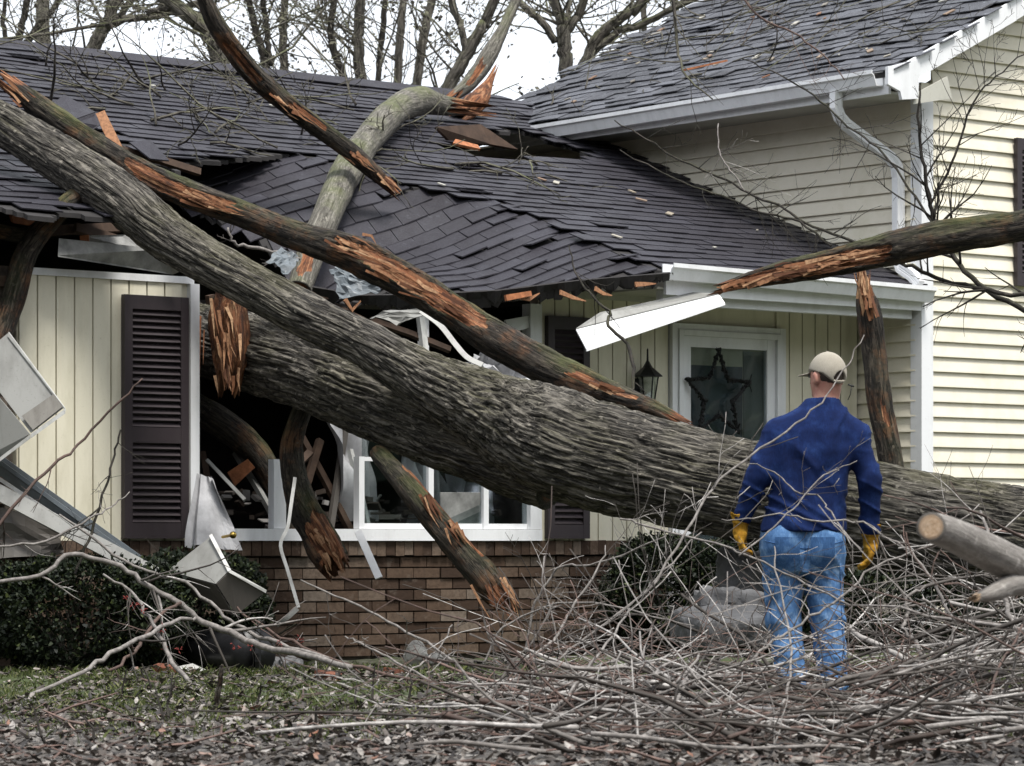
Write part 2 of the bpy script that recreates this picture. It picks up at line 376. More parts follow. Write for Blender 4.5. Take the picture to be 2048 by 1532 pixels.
def tab_mesh(w, l, name):
    x = w / 2 * .975; v = [(-x, -l * .5, .002), (x, -l * .5, .002), (x, l * .75, -.008), (-x, l * .75, -.008), (-x, -l * .5, .011), (x, -l * .5, .011), (x, l * .75, .0), (-x, l * .75, .0)]
    return np.array(v), np.array([(3, 2, 1, 0), (4, 5, 6, 7), (0, 1, 5, 4), (1, 2, 6, 5), (2, 3, 7, 6), (3, 0, 4, 7)])
def shingle_field(roof, zf, us, ue, v_list, axis_u, gone, mat, label, exposure, seed, tabw=.30, keepfun=None, lift=.004, split=300, bend=False):
    """axis_u True: courses run along u and climb in v; else courses run along v and climb in u"""
    r = np.random.default_rng(seed); tv, tf = tab_mesh(tabw, exposure, 'shingle'); mats = []; area = []
    for ci, cpos in enumerate(v_list):
        off = (ci % 2) * tabw / 2 + r.uniform(-.02, .02)
        for a in np.arange(us + off, ue, tabw):
            u, v = (a, cpos) if axis_u else (cpos, a)
            if gone is not None and bool(gone(np.array(u), np.array(v))): continue
            e = .04; z = float(zf(u, v))
            zu = (float(zf(u + e, v)) - float(zf(u - e, v))) / (2 * e); zv = (float(zf(u, v + e)) - float(zf(u, v - e))) / (2 * e)
            if abs(zu) > 2 or abs(zv) > 1.4: continue
            if axis_u: X = np.array((1, 0, zu)); Yv = np.array((0, 1, zv))
            else: X = np.array((0, -1, -zv)); Yv = np.array((1, 0, zu))
            X = X / np.linalg.norm(X); Nn = np.cross(X, Yv); Nn /= np.linalg.norm(Nn); Yv = np.cross(Nn, X)
            t = r.normal(0, .012) + (r.random() < .03) * r.uniform(.05, .16); c, s_ = math.cos(-t), math.sin(-t)
            Y2 = Yv * c + Nn * s_; N2 = np.cross(X, Y2); g = r.normal(0, .012); X2 = X * math.cos(g) + Y2 * math.sin(g); Y2 = np.cross(N2, X2)
            p = np.array((u, v, z)) + Nn * (.003 + abs(r.normal(0, lift)))
            Mx = np.eye(4); Mx[:3, 0], Mx[:3, 1], Mx[:3, 2], Mx[:3, 3] = X2, Y2, N2, p
            w = Hw(*p); px = CX + FPX * w[0] / w[1]; py = HY - FPX * (w[2] - HC) / w[1]
            nw = np.array((Nn[0] * cT - Nn[1] * sT, Nn[0] * sT + Nn[1] * cT, Nn[2])); d = (np.array((0, 0, HC)) - w); d /= np.linalg.norm(d)
            vis = float(nw @ d) / w[1] ** 2 if (-20 < px < 2068 and -10 < py < 1532) else -1
            if keepfun is not None and not keepfun(px, py): vis *= .2
            mats.append(Mx); area.append(vis)
    if bend:                                                   # each tab is laid on the curved sheet itself
        for Mx in mats:
            u, v = Mx[0, 3], Mx[1, 3]; sk_ = r.normal(0, .02); tt = abs(r.normal(0, .004)) + (r.random() < .06) * r.uniform(.01, .035); vv = tv.copy()
            uu = u + vv[:, 0] + sk_ * vv[:, 1]; wv = v + vv[:, 1] * ca + sk_ * .5 * vv[:, 0]; zz = zf(uu, wv) + (vv[:, 2] + .004 + tt * (vv[:, 1] < 0)) * 1.05
            m_ = make_mesh('shingle', np.stack((uu, wv, zz), -1), [tf]); m_.materials.append(M[mat]); link('shingle', m_, roof)
        return
    order = np.argsort(-np.array(area)); single = set(order[:split].tolist())
    me = make_mesh('shingle', tv, [tf]); me.materials.append(M[mat])
    rest = MB()
    for i, Mx in enumerate(mats):
        if i in single:
            o = link('shingle', me, roof); o.matrix_local = Matrix(Mx.tolist())
        else: rest.add(tv @ Mx[:3, :3].T + Mx[:3, 3], [tf])
    if rest.n:
        o = rest.build('shingles', M[mat], roof); o['kind'] = 'stuff'
EXP = .14; ca = math.cos(math.atan(MR))
hidden_low = lambda px, py: not (px < 420 and py > 330)
rows_low = np.arange(EV + .07, RV, EXP * ca)
shingle_field(low_roof, top_z, -4.5, 4.84, rows_low, True, top_gone, 'shingle', '', EXP, 3, keepfun=hidden_low)
shingle_field(sag_roof, sag_z, -4.5, 2.3, np.arange(EV + .05, 1.78, .112 * ca), True, sag_gone, 'shingle', '', .112, 3, tabw=.235, lift=.006, bend=True)
hpart('ridge_cap', MB().slab([(-4.6, RV - .12, EZ + MR * (RV - .12 - EV) + .015), (4.3, RV - .12, EZ + MR * (RV - .12 - EV) + .0), (4.3, RV, EZ + MR * (RV - EV) + .03), (-4.6, RV, EZ + MR * (RV - EV) + .045)], .012)
      .slab([(-4.6, RV, EZ + MR * (RV - EV) + .046), (4.3, RV, EZ + MR * (RV - EV) + .031), (4.3, RV + .12, EZ + MR * (RV - .12 - EV) + .0), (-4.6, RV + .12, EZ + MR * (RV - .12 - EV) + .015)], .012), 'shingle', low_roof)
RZ = EZ + MR * (RV - EV)
hpart('back_slope', MB().slab([(-4.6, RV + .01, RZ - .05), (4.86, RV + .01, RZ - .05), (4.86, 8.6, RZ - 1.77), (-4.6, 8.6, RZ - 1.77)], .03), 'felt')

# --- room behind the wall, dark and closed
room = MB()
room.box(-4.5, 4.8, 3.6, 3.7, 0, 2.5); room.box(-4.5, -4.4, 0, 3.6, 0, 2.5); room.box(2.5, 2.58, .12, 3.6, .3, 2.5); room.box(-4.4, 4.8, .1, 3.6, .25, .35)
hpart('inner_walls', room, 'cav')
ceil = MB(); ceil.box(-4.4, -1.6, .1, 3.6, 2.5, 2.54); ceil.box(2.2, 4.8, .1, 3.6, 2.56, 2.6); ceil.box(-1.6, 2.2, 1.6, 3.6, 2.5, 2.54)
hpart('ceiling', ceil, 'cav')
hpart('end_wall', MB().slab([(-4.5, 0, 0), (-4.5, 8.5, 0), (-4.5, 8.5, 2.7), (-4.5, 4.2, 4.5), (-4.5, 0, 2.9)], .1), 'cream')
hbox('door_recess', 'cream', 2.9, 4.05, .0005, .034, .3, .815)
hpart('back_wall', MB().box(-4.5, 4.8, 8.4, 8.5, 0, 2.8), 'cream')

# --- brick base wall
bw = hbox('brick_wall', 'mortar', -4.5, 4.84, .035, .1, -.1, .80)
BL, BH, J = .225, .066, .010
bme = MB().box(-BL / 2, BL / 2, 0, .06, 0, BH).mesh('brick'); bme.materials.append(M['brick'])
rme = MB().box(-.037, .037, -.03, .08, 0, .10).mesh('brick'); rme.materials.append(M['brick'])
fme = MB(); rr = np.random.default_rng(5)
for k in range(9):
    z = .713 - (k + 1) * (BH + J) - .002
    for i in range(40):
        u = -4.4 + (i + .5 * (k % 2)) * (BL + J)
        if u > 4.7 or 2.78 < u < 4.17: continue
        dv_ = rr.normal(0, .004) - .006 * (k % 2)
        if -1.75 < u < 2.55:
            o = place('brick', bme, bw, u, dv_, z, rr.normal(0, .008))
        else: fme.box(u - BL / 2, u + BL / 2, dv_, dv_ + .06, z, z + BH)
for i in range(115):
    u = -4.4 + i * .08
    if -1.75 < u < 2.4: place('brick', rme, bw, u, rr.normal(0, .003), .714 + rr.normal(0, .002), rr.normal(0, .01))
    elif not 2.86 < u < 4.09: fme.box(u - .037, u + .037, -.03, .08, .714, .814)
o = hpart('bricks', fme, 'brick', bw); o['kind'] = 'stuff'

# --- vertical board siding
BWID = .137
vb = MB().box(-BWID / 2 + .006, BWID / 2 - .006, -.022, .0, .816, 2.5).mesh('board'); vb.materials.append(M['cream'])
vbt = MB().box(-BWID / 2 + .006, BWID / 2 - .006, -.022, .0, .816, 2.56).mesh('board'); vbt.materials.append(M['cream'])
vs_l = hbox('board_siding', 'cream', -2.62, -1.33, .0005, .09, .816, 2.5)
for i in range(9): place('board', vb, vs_l, -2.55 + i * BWID, 0, 0)
vs_r = hbox('board_siding', 'cream', 1.66, 4.86, .0005, .09, .816, 2.58)
for i in range(24):
    u = 1.73 + i * BWID
    if 2.93 < u < 4.03: continue
    place('board', vbt, vs_r, min(u, 4.79), 0, 0)
hbox('frieze_board', 'white', -2.66, -1.30, -.035, .0, 2.5, 2.545)
hbox('frieze_board', 'soffit', 1.66, 4.86, -.035, .0, 2.56, 2.62)
pier = hpart('brick_pier', MB().box(-4.5, -2.64, .02, .09, .8, 2.55), 'mortar'); pm = MB()
for k in range(22):
    for i in range(8):
        u = -4.45 + (i + .5 * (k % 2)) * (BL + J)
        if u + BL < -2.6: pm.box(u, u + BL, rr.normal(0, .003) - .02, .03, .82 + k * (BH + J), .82 + k * (BH + J) + BH)
o = hpart('bricks', pm, 'brick', pier); o['kind'] = 'stuff' 

# --- window: sill, jambs, mullions, panes
win = hbox('window', 'white', -1.30, 1.66, -.05, .06, .815, .895); tag(win, 'smashed white picture window')
hbox('jamb', 'white', -1.335, -1.265, -.045, .05, .897, 2.5, win)
hbox('jamb', 'white', 1.555, 1.66, -.045, .05, .897, 2.5, win)
for u0, u1, z1 in ((.05, .095, 1.39), (.65, .695, 2.1), (1.14, 1.185, 2.1)): hbox('mullion', 'white', u0, u1, -.03, .035, .897, z1, win)
MB().box(-.66, -.56, -.03, .035, .897, 1.36).build('mullion', M['white'], win)
hbox('rail', 'white', .097, .2, -.028, .03, 1.36, 1.388, win)
for u0, u1, z1 in ((.097, .648, 1.9), (.697, 1.138, 1.9), (1.187, 1.553, 1.9)): hbox('pane', 'glass', u0, u1, -.004, .004, .9, z1, win)
hpart('pane', MB().slab([(-.555, 0, .9), (-.2, 0, .9), (-.42, 0, 1.22), (-.555, 0, 1.05)], .006), 'glass', win)
hbox('bottom_rail', 'white', .097, 1.553, -.012, .02, .897, .935, win)
# header bits left hanging
hbox('post', 'white', .60, .66, -.02, .03, 2.0, 2.5, win)

# --- shutters with slats
def shutter(u0, u1, z0, z1, mid):
    f = MB(); y0, y1 = -.07, -.028
    f.box(u0, u0 + .06, y0, y1, z0, z1); f.box(u1 - .06, u1, y0, y1, z0, z1)
    for a, b in ((z0, z0 + .10), (mid - .05, mid + .05), (z1 - .09, z1)): f.box(u0 + .0605, u1 - .0605, y0 + .001, y1, a, b)
    f.box(u0 + .0605, u1 - .0605, y1 - .008, y1 - .001, z0 + .1, z1 - .09)
    sh = hpart('shutter', f, 'shutter'); w = (u1 - u0) / 2 - .062
    me = MB().slab([(-w, -.032, -.018), (w, -.032, -.018), (w, -.004, .012), (-w, -.004, .012)], .006).mesh('slat'); me.materials.append(M['shutter'])
    for a, b in ((z0 + .1, mid - .05), (mid + .05, z1 - .09)):
        k = int((b - a) / .042)
        for i in range(k): place('slat', me, sh, (u0 + u1) / 2, y1 - .006, a + (i + .5) * (b - a) / k)
    return sh
tag(shutter(-1.86, -1.365, .83, 2.405, 1.50), 'tall dark louvred shutter left of the smashed window')
tag(shutter(1.70, 2.09, .83, 2.42, 1.50), 'dark louvred shutter half hidden behind the trunk')

# --- front door
door = hbox('front_door', 'gutter', 3.02, 3.95, .03, .07, .32, 2.28)
tag(door, 'front door with white storm frame and glass')
fr = MB(); fr.box(2.90, 2.955, -.06, .02, .3, 2.42); fr.box(4.0, 4.055, -.06, .02, .3, 2.42); fr.box(2.956, 3.999, -.06, .02, 2.375, 2.42)
fr.box(2.957, 3.0, -.075, .02, .3, 2.373); fr.box(3.955, 3.998, -.075, .02, .3, 2.373); fr.box(3.001, 3.954, -.075, .02, 2.33, 2.373)
hpart('door_frame', fr, 'white', door)
st = MB(); st.box(3.001, 3.09, -.05, -.01, .33, 2.33); st.box(3.87, 3.954, -.05, -.01, .33, 2.33); st.box(3.091, 3.869, -.049, -.011, 2.25, 2.33); st.box(3.091, 3.869, -.049, -.011, .33, .55)
hpart('storm_door', st, 'white', door)
hbox('pane', 'glass', 3.091, 3.869, -.033, -.027, .551, 2.249, door)
inner = MB(); inner.box(3.1, 3.66, .0, .029, .6, 2.12); hpart('glass_reflection_panel', inner, 'bluegrey', door); hbox('door_stile', 'greymetal', 3.664, 3.868, -.006, .0, .56, 2.24, door)  # the blue grey sheet paints the reflection in the storm glass
hbox('threshold', 'concrete', 2.9, 4.05, -.14, -.02, .22, .31, door)

# --- right part of the low eave: soffit, fascia, gutter
hpart('soffit', MB().box(2.2, 4.86, EV + .03, -.001, 2.60, 2.615), 'soffit')
hpart('fascia', MB().box(2.26, 4.86, EV + .0, EV + .028, 2.56, 2.735), 'white')
GP = [(0, 0), (.0, -.115), (.075, -.115), (.105, -.04), (.125, -.03), (.125, 0), (.118, 0), (.118, -.024), (.098, -.036), (.07, -.108), (.007, -.108), (.007, 0)]
def gutter_run(name, p0, p1, outv, mat='gutter', parent=house, k=2):
    p0, p1 = np.asarray(p0, float), np.asarray(p1, float); o_ = np.asarray(outv, float); mb = MB()
    ring = lambda p: np.array([p + o_ * a + np.array((0, 0, b)) for a, b in GP])
    ts = np.linspace(0, 1, k); v = np.concatenate([ring(p0 + (p1 - p0) * t) for t in ts]); n = len(GP)
    i, j = np.meshgrid(np.arange(k - 1), np.arange(n), indexing='ij')
    q = np.stack((i * n + j, i * n + (j + 1) % n, (i + 1) * n + (j + 1) % n, (i + 1) * n + j), -1).reshape(-1, 4)
    mb.add(v, [q, np.arange(n)[::-1][None], (np.arange(n) + (k - 1) * n)[None]])
    for p in (p0, p1): mb.box(0, .001, 0, .001, 0, .001, Matrix.Translation(p + o_ * .05 - np.array((0, 0, .05))))
    return mb.build(name, M[mat], parent)
gutter_run('gutter', (2.22, EV - .002, 2.775), (4.90, EV - .002, 2.735), (0, -1, 0), 'white')
hpart('porch_beam', MB().box(2.3, 4.84, -.62, -.55, 2.50, 2.598), 'white')

# ------------------------------------------------------------------ tall wing
WU, WV = 4.88, -.68
LAP = .115
side = hpart('side_wall', MB().box(WU + .012, WU + .1, WV + .012, 8.6, -.1, 4.3), 'clap')
def lap_mesh(L, along_u):                              # wedge profile, lower edge proud
    pr = [(0.0, .0), (-.026, 0), (-.025, .010), (-.003, LAP + .004), (0.0, LAP + .004)]
    n = len(pr); v = []
    for s_ in (0, L):
        for o_, z in pr: v.append((s_, o_, z) if along_u else (o_, s_, z))
    r = np.arange(n); q = np.stack((r, (r + 1) % n, (r + 1) % n + n, r + n), 1)
    if along_u: q = q[:, ::-1]
    me = make_mesh('clapboard', np.array(v), [q, r[None] if along_u else r[::-1][None], (r[::-1] + n)[None] if along_u else (r + n)[None]])
    me.materials.append(M['clap']); return me
sm = lap_mesh(5.6, False); sb = lap_mesh(.63, False)
for k in range(36):
    z = .15 + k * LAP
    if z > 4.15: break
    place('clapboard', sm if z > 2.45 else sb, side, WU + .0125, WV + .05, z)
front = hpart('front_wall', MB().slab([(WU + .012, WV + .05, -.1), (11.8, WV + .05, -.1), (11.8, WV + .05, 4.3), (8.5, WV + .05, 6.1), (WU + .012, WV + .05, 4.25)], .07), 'clap')
for k in range(44):
    z = .15 + k * LAP; us = max(WU + .117, WU - .47 + (z + LAP - 4.28) / .5)
    place('clapboard', lap_mesh(min(8.4, 11.8) - us if us < 8.3 else .1, True), front, us, WV + .014, z)
cbd = MB(); cbd.box(WU - .012, WU + .115, WV - .016, WV + .012, -.05, 4.22); cbd.box(WU - .012, WU + .011, WV + .0125, WV + .10, -.05, 4.22)
hpart('corner_board', cbd, 'white')
# eave of the wing
WS = .50; UE, ZE = WU - .52, 4.33
def wing_z(u, v):
    u = np.asarray(u, float); v = np.asarray(v, float)
    return ZE + WS * (u - UE) + .02 * vnoise(np.stack((u * 1.2, v * 1.2, u * 0 + 2), -1)) - .10 * sstep(3.2, 4.5, v) * sstep(1.6, 0, u - UE)
VN, VF = WV - .22, 4.45
hpart('soffit', MB().box(UE + .04, WU + .011, WV - .05, VF, 4.17, 4.19), 'soffit')
hpart('fascia', MB().box(UE + .012, UE + .038, WV - .15, 3.85, 4.15, 4.315), 'gutter')
gutter_run('gutter', (UE + .01, WV - .10, 4.325), (UE + .01, 3.72, 4.29), (-1, 0, 0))
wdu = np.linspace(UE, 8.6, 40); wdv = np.linspace(VN, VF, 50)
def wing_deck():
    UU, VV = np.meshgrid(wdu, wdv, indexing='ij'); t = np.stack((UU, VV, wing_z(UU, VV) - .012), -1).reshape(-1, 3); b_ = t - np.array((0, 0, .04))
    a, b = len(wdu), len(wdv); i, j = np.meshgrid(np.arange(a - 1), np.arange(b - 1), indexing='ij')
    q = np.stack((i * b + j, (i + 1) * b + j, (i + 1) * b + j + 1, i * b + j + 1), -1).reshape(-1, 4); m = a * b; rim = []
    for k in range(a - 1): rim += [(k * b, k * b + m, (k + 1) * b + m, (k + 1) * b), ((k + 1) * b + b - 1, (k + 1) * b + b - 1 + m, k * b + b - 1 + m, k * b + b - 1)]
    for k in range(b - 1): rim += [(k + 1, k + 1 + m, k + m, k)]
    return make_mesh('wing_roof', np.concatenate((t, b_)), [q, q[:, ::-1] + m, np.array(rim)])
wroof = link('wing_roof', wing_deck(), house, M['felt']); tag(wroof, 'grey weathered shingle roof of the tall wing')
caw = math.cos(math.atan(WS))
shingle_field(wroof, wing_z, VN + .1, VF, np.arange(UE + .03, 8.55, .14 * caw), False, None, 'shingle2', '', .14, 8, lift=.007)
hpart('back_slope', MB().slab([(8.6, VN, ZE + WS * (8.6 - UE) - .03), (8.6, VF, ZE + WS * (8.6 - UE) - .03), (12.8, VF, ZE + WS * .04), (12.8, VN, ZE + WS * .04)], .04), 'felt', wroof)
# rake boards (lengths butted end to end) and the boxed return at the corner
pu = UE + .10
for L in (.62, .60, .64, .60, .62, .60):
    a, b = pu + .004, pu + L
    za, zb = ZE + WS * (a - UE), ZE + WS * (b - UE); dz = random.uniform(-.004, .004)
    hpart('rake_board', MB().slab([(a, VN - .012, za - .17 + dz), (b, VN - .012, zb - .17 + dz), (b, VN - .012, zb + .0 + dz), (a, VN - .012, za + .0 + dz)], .022), 'white'); pu = b
hpart('rake_soffit', MB().slab([(UE + .1, VN, ZE - .12), (8.6, VN, ZE + WS * (8.6 - UE) - .17), (8.6, WV + .01, ZE + WS * (8.6 - UE) - .17), (UE + .1, WV + .01, ZE - .12)], .015), 'soffit')
hpart('eave_return', MB().slab([(UE - .10, VN - .02, 4.20), (UE + .03, VN - .02, 4.16), (UE + .05, VN - .02, 4.10), (UE + .22, VN - .02, 4.12), (UE + .24, VN - .02, 4.42), (UE + .02, VN - .02, 4.36), (UE - .10, VN - .02, 4.33)], .03), 'white')
hpart('eave_return', MB().slab([(UE + .20, VN + .005, 4.08), (WU + .1, VN + .005, 4.16), (WU + .05, VN + .005, 4.32), (UE + .22, VN + .005, 4.16)], .02), 'soffit')
# downspout: elbow, slant, bend, drop to the low gutter
ds = MB(); sec = [(-.03, -.04), (.03, -.04), (.03, -.014), (.024, -.007), (.03, 0), (.024, .007), (.03, .014), (.03, .04), (-.03, .04)]
pth = [(UE - .05, -.34, 4.22), (UE - .05, -.34, 4.09), (UE - .02, -.35, 4.02), (UE + .03, -.362, 3.97), (WU - .12, -.475, 3.73), (WU - .07, -.488, 3.67), (WU - .052, -.49, 3.58), (WU - .05, -.49, 3.02)]
ds.sweep(pth, sec, ref=(0, -1, .02)); d_o = hpart('downspout', ds, 'gutter')
ds2 = MB(); ds2.sweep([(WU - .05, -.49, 3.018), (WU - .05, -.495, 2.95), (WU - .06, -.53, 2.89), (WU - .09, -.68, 2.82), (WU - .09, -.75, 2.75)], sec, ref=(-1, -.05, .02)); hpart('downspout_elbow', ds2, 'gutter')
# window shutter on the gable wall, mostly beyond the frame
sh2 = MB(); sh2.box(5.9, 5.955, WV - .055, WV - .018, 2.80, 3.95); sh2.box(6.24, 6.3, WV - .055, WV - .018, 2.80, 3.95); sh2.box(5.9555, 6.2395, WV - .054, WV - .018, 2.80, 2.9); sh2.box(5.9555, 6.2395, WV - .054, WV - .018, 3.86, 3.95); sh2.box(5.9555, 6.2395, WV - .03, WV - .02, 2.9, 3.86)
shw = hpart('shutter', sh2, 'shutter'); tag(shw, 'shutter on the clapboard gable wall at the picture edge')
sme = MB().slab([(-.14, -.02, -.018), (.14, -.02, -.018), (.14, .006, .012), (-.14, .006, .012)], .006).mesh('slat'); sme.materials.append(M['shutter'])
for i in range(22): place('slat', sme, shw, 6.0975, WV - .035, 2.925 + i * .043)
# ------------------------------------------------------------------ trees
M['bark'] = bark_mat('grey_furrowed_bark', (.205, .188, .160), (.012, .0105, .0095), .30, (.115, .11, .045))
M['bark_pale'] = bark_mat('pale_smooth_bark', (.25, .235, .20), (.065, .06, .05), .6, fine=1.6, crack=.4)
M['bark_dark'] = bark_mat('dark_wet_bark', (.082, .068, .053), (.009, .0075, .0065), .4, brown=.7)
M['bark_far'] = bark_mat('far_bark', (.17, .155, .13), (.06, .052, .045), .7, (.10, .12, .035), fine=.7)
M['bark_black'] = bark_mat('thin_dark_bark', (.06, .052, .045), (.02, .017, .015), .2, fine=2)
def twig_mat(name, stops):
    n = N(name); o = n.geo('Position'); c = n.ramp(n.geo('Random Per Island'), stops); k = n.noise(o, 26, 4, .7)
    return n.out(n.mix(n.ramp(k, [(.42, .55), (.62, 0)]), c, (.045, .038, .033)), .8, n.bump(k, .5, .003), .3)
M['twig'] = twig_mat('pale_twig', [(0, (.018, .015, .013)), (.35, (.075, .066, .058)), (.62, (.26, .24, .225)), (1, (.56, .535, .51))])
M['twig_red'] = twig_mat('reddish_twig', [(0, (.03, .022, .018)), (.6, (.11, .07, .058)), (1, (.20, .13, .11))])
M['bud'] = plain('bud', (.10, .075, .06), .8)
M['redbud'] = plain('red_bud', (.20, .035, .03), .7)

def limb(name, rows, mat, parent=None, nseg=64, step=.03, furrow=(4.5, 24., .02), torn=(), ends=('flat', 'jag'), lump=.06, jag=.12, seed=0, hollow=False, rng_scale=1.):
    """rows: photo px, py, distance, half thickness in px.  torn: (t0, t1, angle, half width, depth) with angle 0 = towards camera, 90 = up"""
    R0 = np.array([(*W(px, py, Y), r / FPX * Y) for px, py, Y, r in rows])
    L0 = np.sum(np.linalg.norm(np.diff(R0[:, :3], axis=0), axis=1)); n = max(8, int(L0 / step))
    S = spline(R0, n); P, rad = S[:, :3], np.maximum(S[:, 3], .004)
    t = np.gradient(P, axis=0); t /= np.linalg.norm(t, axis=1)[:, None]
    ref = np.array((0, -1., 0)); nn = ref[None] - (t @ ref)[:, None] * t; nn /= np.linalg.norm(nn, axis=1)[:, None]
    b = np.cross(t, nn); flip = 1 if b[n // 2, 2] > 0 or (abs(b[n // 2, 2]) < .2 and b[n // 2, 0] > 0) else -1; b = b * flip
    th = np.arange(nseg) * 2 * math.pi / nseg; L = np.concatenate(([0], np.cumsum(np.linalg.norm(np.diff(P, axis=0), axis=1))))
    SS, TT = np.meshgrid(L, th, indexing='ij'); rr_ = rad[:, None]
    bark = np.stack((SS + seed * 3.7, rr_ * np.cos(TT), rr_ * np.sin(TT)), -1)
    fl, fa, am = furrow
    q = np.stack((bark[..., 0] * fl, bark[..., 1] * fa, bark[..., 2] * fa), -1)
    w1 = vnoise(bark * 6.0 + 31); w2 = vnoise(bark * 6.0 + 57)
    q = q + .45 * np.stack((w1 * 0, w1, w2), -1); xc = np.minimum(np.abs(vnoise(bark * np.array((17., 9., 9.)) + 71)) * 3, 1)
    f1 = np.minimum(np.abs(vnoise(q)) * 2.6, 1); f2 = np.minimum(np.abs(vnoise(q * np.array((1.7, 1.9, 1.9)) + 5)) * 2.4, 1)
    disp = am * (.60 * f1 + .40 * f2 - .72 - .18 * (1 - xc)) * np.minimum(1, rr_ / .25) / rr_
    big = lump * vnoise(np.stack((bark[..., 0] * 2.3, bark[..., 1] * 3, bark[..., 2] * 3), -1)) + lump * .7 * vnoise(bark * 7 + 3)
    wood = np.zeros_like(SS)
    tt = (L / L[-1])[:, None]
    for (t0, t1, ang, hw, dep) in torn:
        nz = .8 * vnoise(np.stack((SS * 5, np.cos(TT) * 2.2 + ang, np.sin(TT) * 2.2 + 7), -1)) + .35 * vnoise(np.stack((SS * 16, np.cos(TT) * 6, np.sin(TT) * 6 + 7), -1))
        da = np.abs((TT - R(ang) + math.pi) % (2 * math.pi) - math.pi) / R(hw)
        dl = np.abs(tt - (t0 + t1) / 2) / ((t1 - t0) / 2)
        m = sstep(1.12, .9, da + nz * .5) * sstep(1.1, .92, dl + nz * .35)
        fib = .14 * vnoise(np.stack((SS * 2.5, bark[..., 1] * 42, bark[..., 2] * 42), -1)) + .16 * vnoise(np.stack((SS * 1.5, bark[..., 1] * 16, bark[..., 2] * 16), -1))
        disp = disp * (1 - m) + m * (-dep + fib); big = big * (1 - .6 * m); wood = np.maximum(wood, m)
    Rm = rr_ * (1 + disp + big)
    endo = np.zeros((n, nseg))
    for e, kind in ((0, ends[0]), (1, ends[1])):
        dist = (L if e == 0 else L[-1] - L)[:, None]
        if kind == 'jag':
            zone = sstep(jag, 0, dist)
            spike = vnoise(np.stack((np.cos(TT) * 2.6 + seed, np.sin(TT) * 2.6, TT * 0 + 3), -1)) + .6 * vnoise(np.stack((np.cos(TT) * 7, np.sin(TT) * 7, TT * 0), -1))
            endo += zone * jag * 1.3 * spike * (-1 if e == 0 else 1); Rm = Rm * (1 - .18 * zone * np.abs(spike)); wood = np.maximum(wood, zone * 1.1)
    V = P[:, None] + Rm[..., None] * (np.cos(TT)[..., None] * nn[:, None] + np.sin(TT)[..., None] * b[:, None]) + endo[..., None] * t[:, None]
    mb = MB(); i, j = np.meshgrid(np.arange(n - 1), np.arange(nseg), indexing='ij')
    qd = np.stack((i * nseg + j, i * nseg + (j + 1) % nseg, (i + 1) * nseg + (j + 1) % nseg, (i + 1) * nseg + j), -1).reshape(-1, 4)
    if flip < 0: qd = qd[:, ::-1]
    verts = V.reshape(-1, 3); bk = bark.reshape(-1, 3); wd = wood.ravel(); tris = []; base = len(verts); ev, eb = [], []
    for e, kind in ((0, ends[0]), (n - 1, ends[1])):
        c = P[e]; sgn = -1 if e == 0 else 1; ring = np.arange(nseg) + e * nseg; prev = ring
        depth_ = {'flat': 0.0, 'jag': -jag * .7, 'round': rad[e] * .5}[kind] if not (hollow and e) else -.25
        for fr_, in ((.66,), (.33,)):
            vv = c + (V[e] - c) * fr_ + t[e] * sgn * depth_ * (1 - fr_)
            if kind == 'jag': vv = vv + t[e] * (rng.normal(0, jag * .22, nseg) * (1 - .3 * fr_))[:, None]
            new = base + np.arange(nseg); ev.append(vv); eb.append(np.concatenate((np.full((nseg, 1), L[e] + fr_), bark[e, :, 1:] * fr_), 1)); base += nseg
            f = np.stack((prev, np.roll(prev, -1), np.roll(new, -1), new), 1); tris.append(f if (sgn * flip > 0) else f[:, ::-1]); prev = new
        tip = base; ev.append((c + t[e] * sgn * depth_)[None]); eb.append(np.array([[L[e], 0, 0]])); base += 1
        f = np.stack((prev, np.roll(prev, -1), np.full(nseg, tip)), 1); tris.append(f if (sgn * flip > 0) else f[:, ::-1])
    E_ = np.concatenate(ev); mb.add(np.concatenate((verts, E_)), [qd] + tris, np.concatenate((bk, np.concatenate(eb))), np.concatenate((wd, np.ones(len(E_)))))
    return mb.build(name, M[mat], parent, True, True)

def splinters(par, rows, n, seed=1, mat='torn', lo=.08, hi=.28):
    """long torn fibres round a break; rows: px, py, distance, direction px, direction py, spread px"""
    r = np.random.default_rng(seed); mb = MB()
    for px, py, Y, dx, dy, sp in rows:
        for k in range(n):
            p = W(px + r.normal(0, sp), py + r.normal(0, sp * .6), Y) + np.array((0, r.normal(0, .02) - .01, 0)); d = np.array((dx, r.normal(0, .15), -dy)) + r.normal(0, .10, 3); d /= np.linalg.norm(d)
            l = r.uniform(lo, hi); w = r.uniform(.004, .012); e = np.cross(d, (0, 1, 0)); e /= np.linalg.norm(e)
            mb.sweep([p - d * l * .5, p + e * r.normal(0, .008), p + d * l * .5], [(-.003, -w), (.003, -w), (.003, w), (-.003, w)], ref=(0.1, -1, .1), scale=[1, .8, .08])
    o = mb.build('splinters', M[mat]); o['kind'] = 'stuff'; o.parent = par; o.matrix_parent_inverse = Matrix.Translation(-Vector(par.location)); return o
M['torn'] = (lambda n: n.out(n.mix(n.ramp(n.noise(n.geo('Position'), 45, 3, .7), [(.4, 0), (.65, .6)]), n.ramp(n.geo('Random Per Island'), [(0, (.07, .028, .015)), (.35, (.22, .092, .042)), (.7, (.36, .19, .10)), (1, (.52, .33, .19))]), (.08, .035, .02)), .85))(N('torn_fibres'))
tree = empty('fallen_tree', W(1500, 1080, 19.9) * np.array((1, 1, 0))); tag(tree, 'huge grey furrowed fallen tree leaning from the brush pile up across the roof', 'fallen tree')
tree_inv = Matrix.Translation(-tree.location)
def under(o, par):
    o.parent = par; o.matrix_parent_inverse = Matrix.Translation(-Vector(par.location)); return o
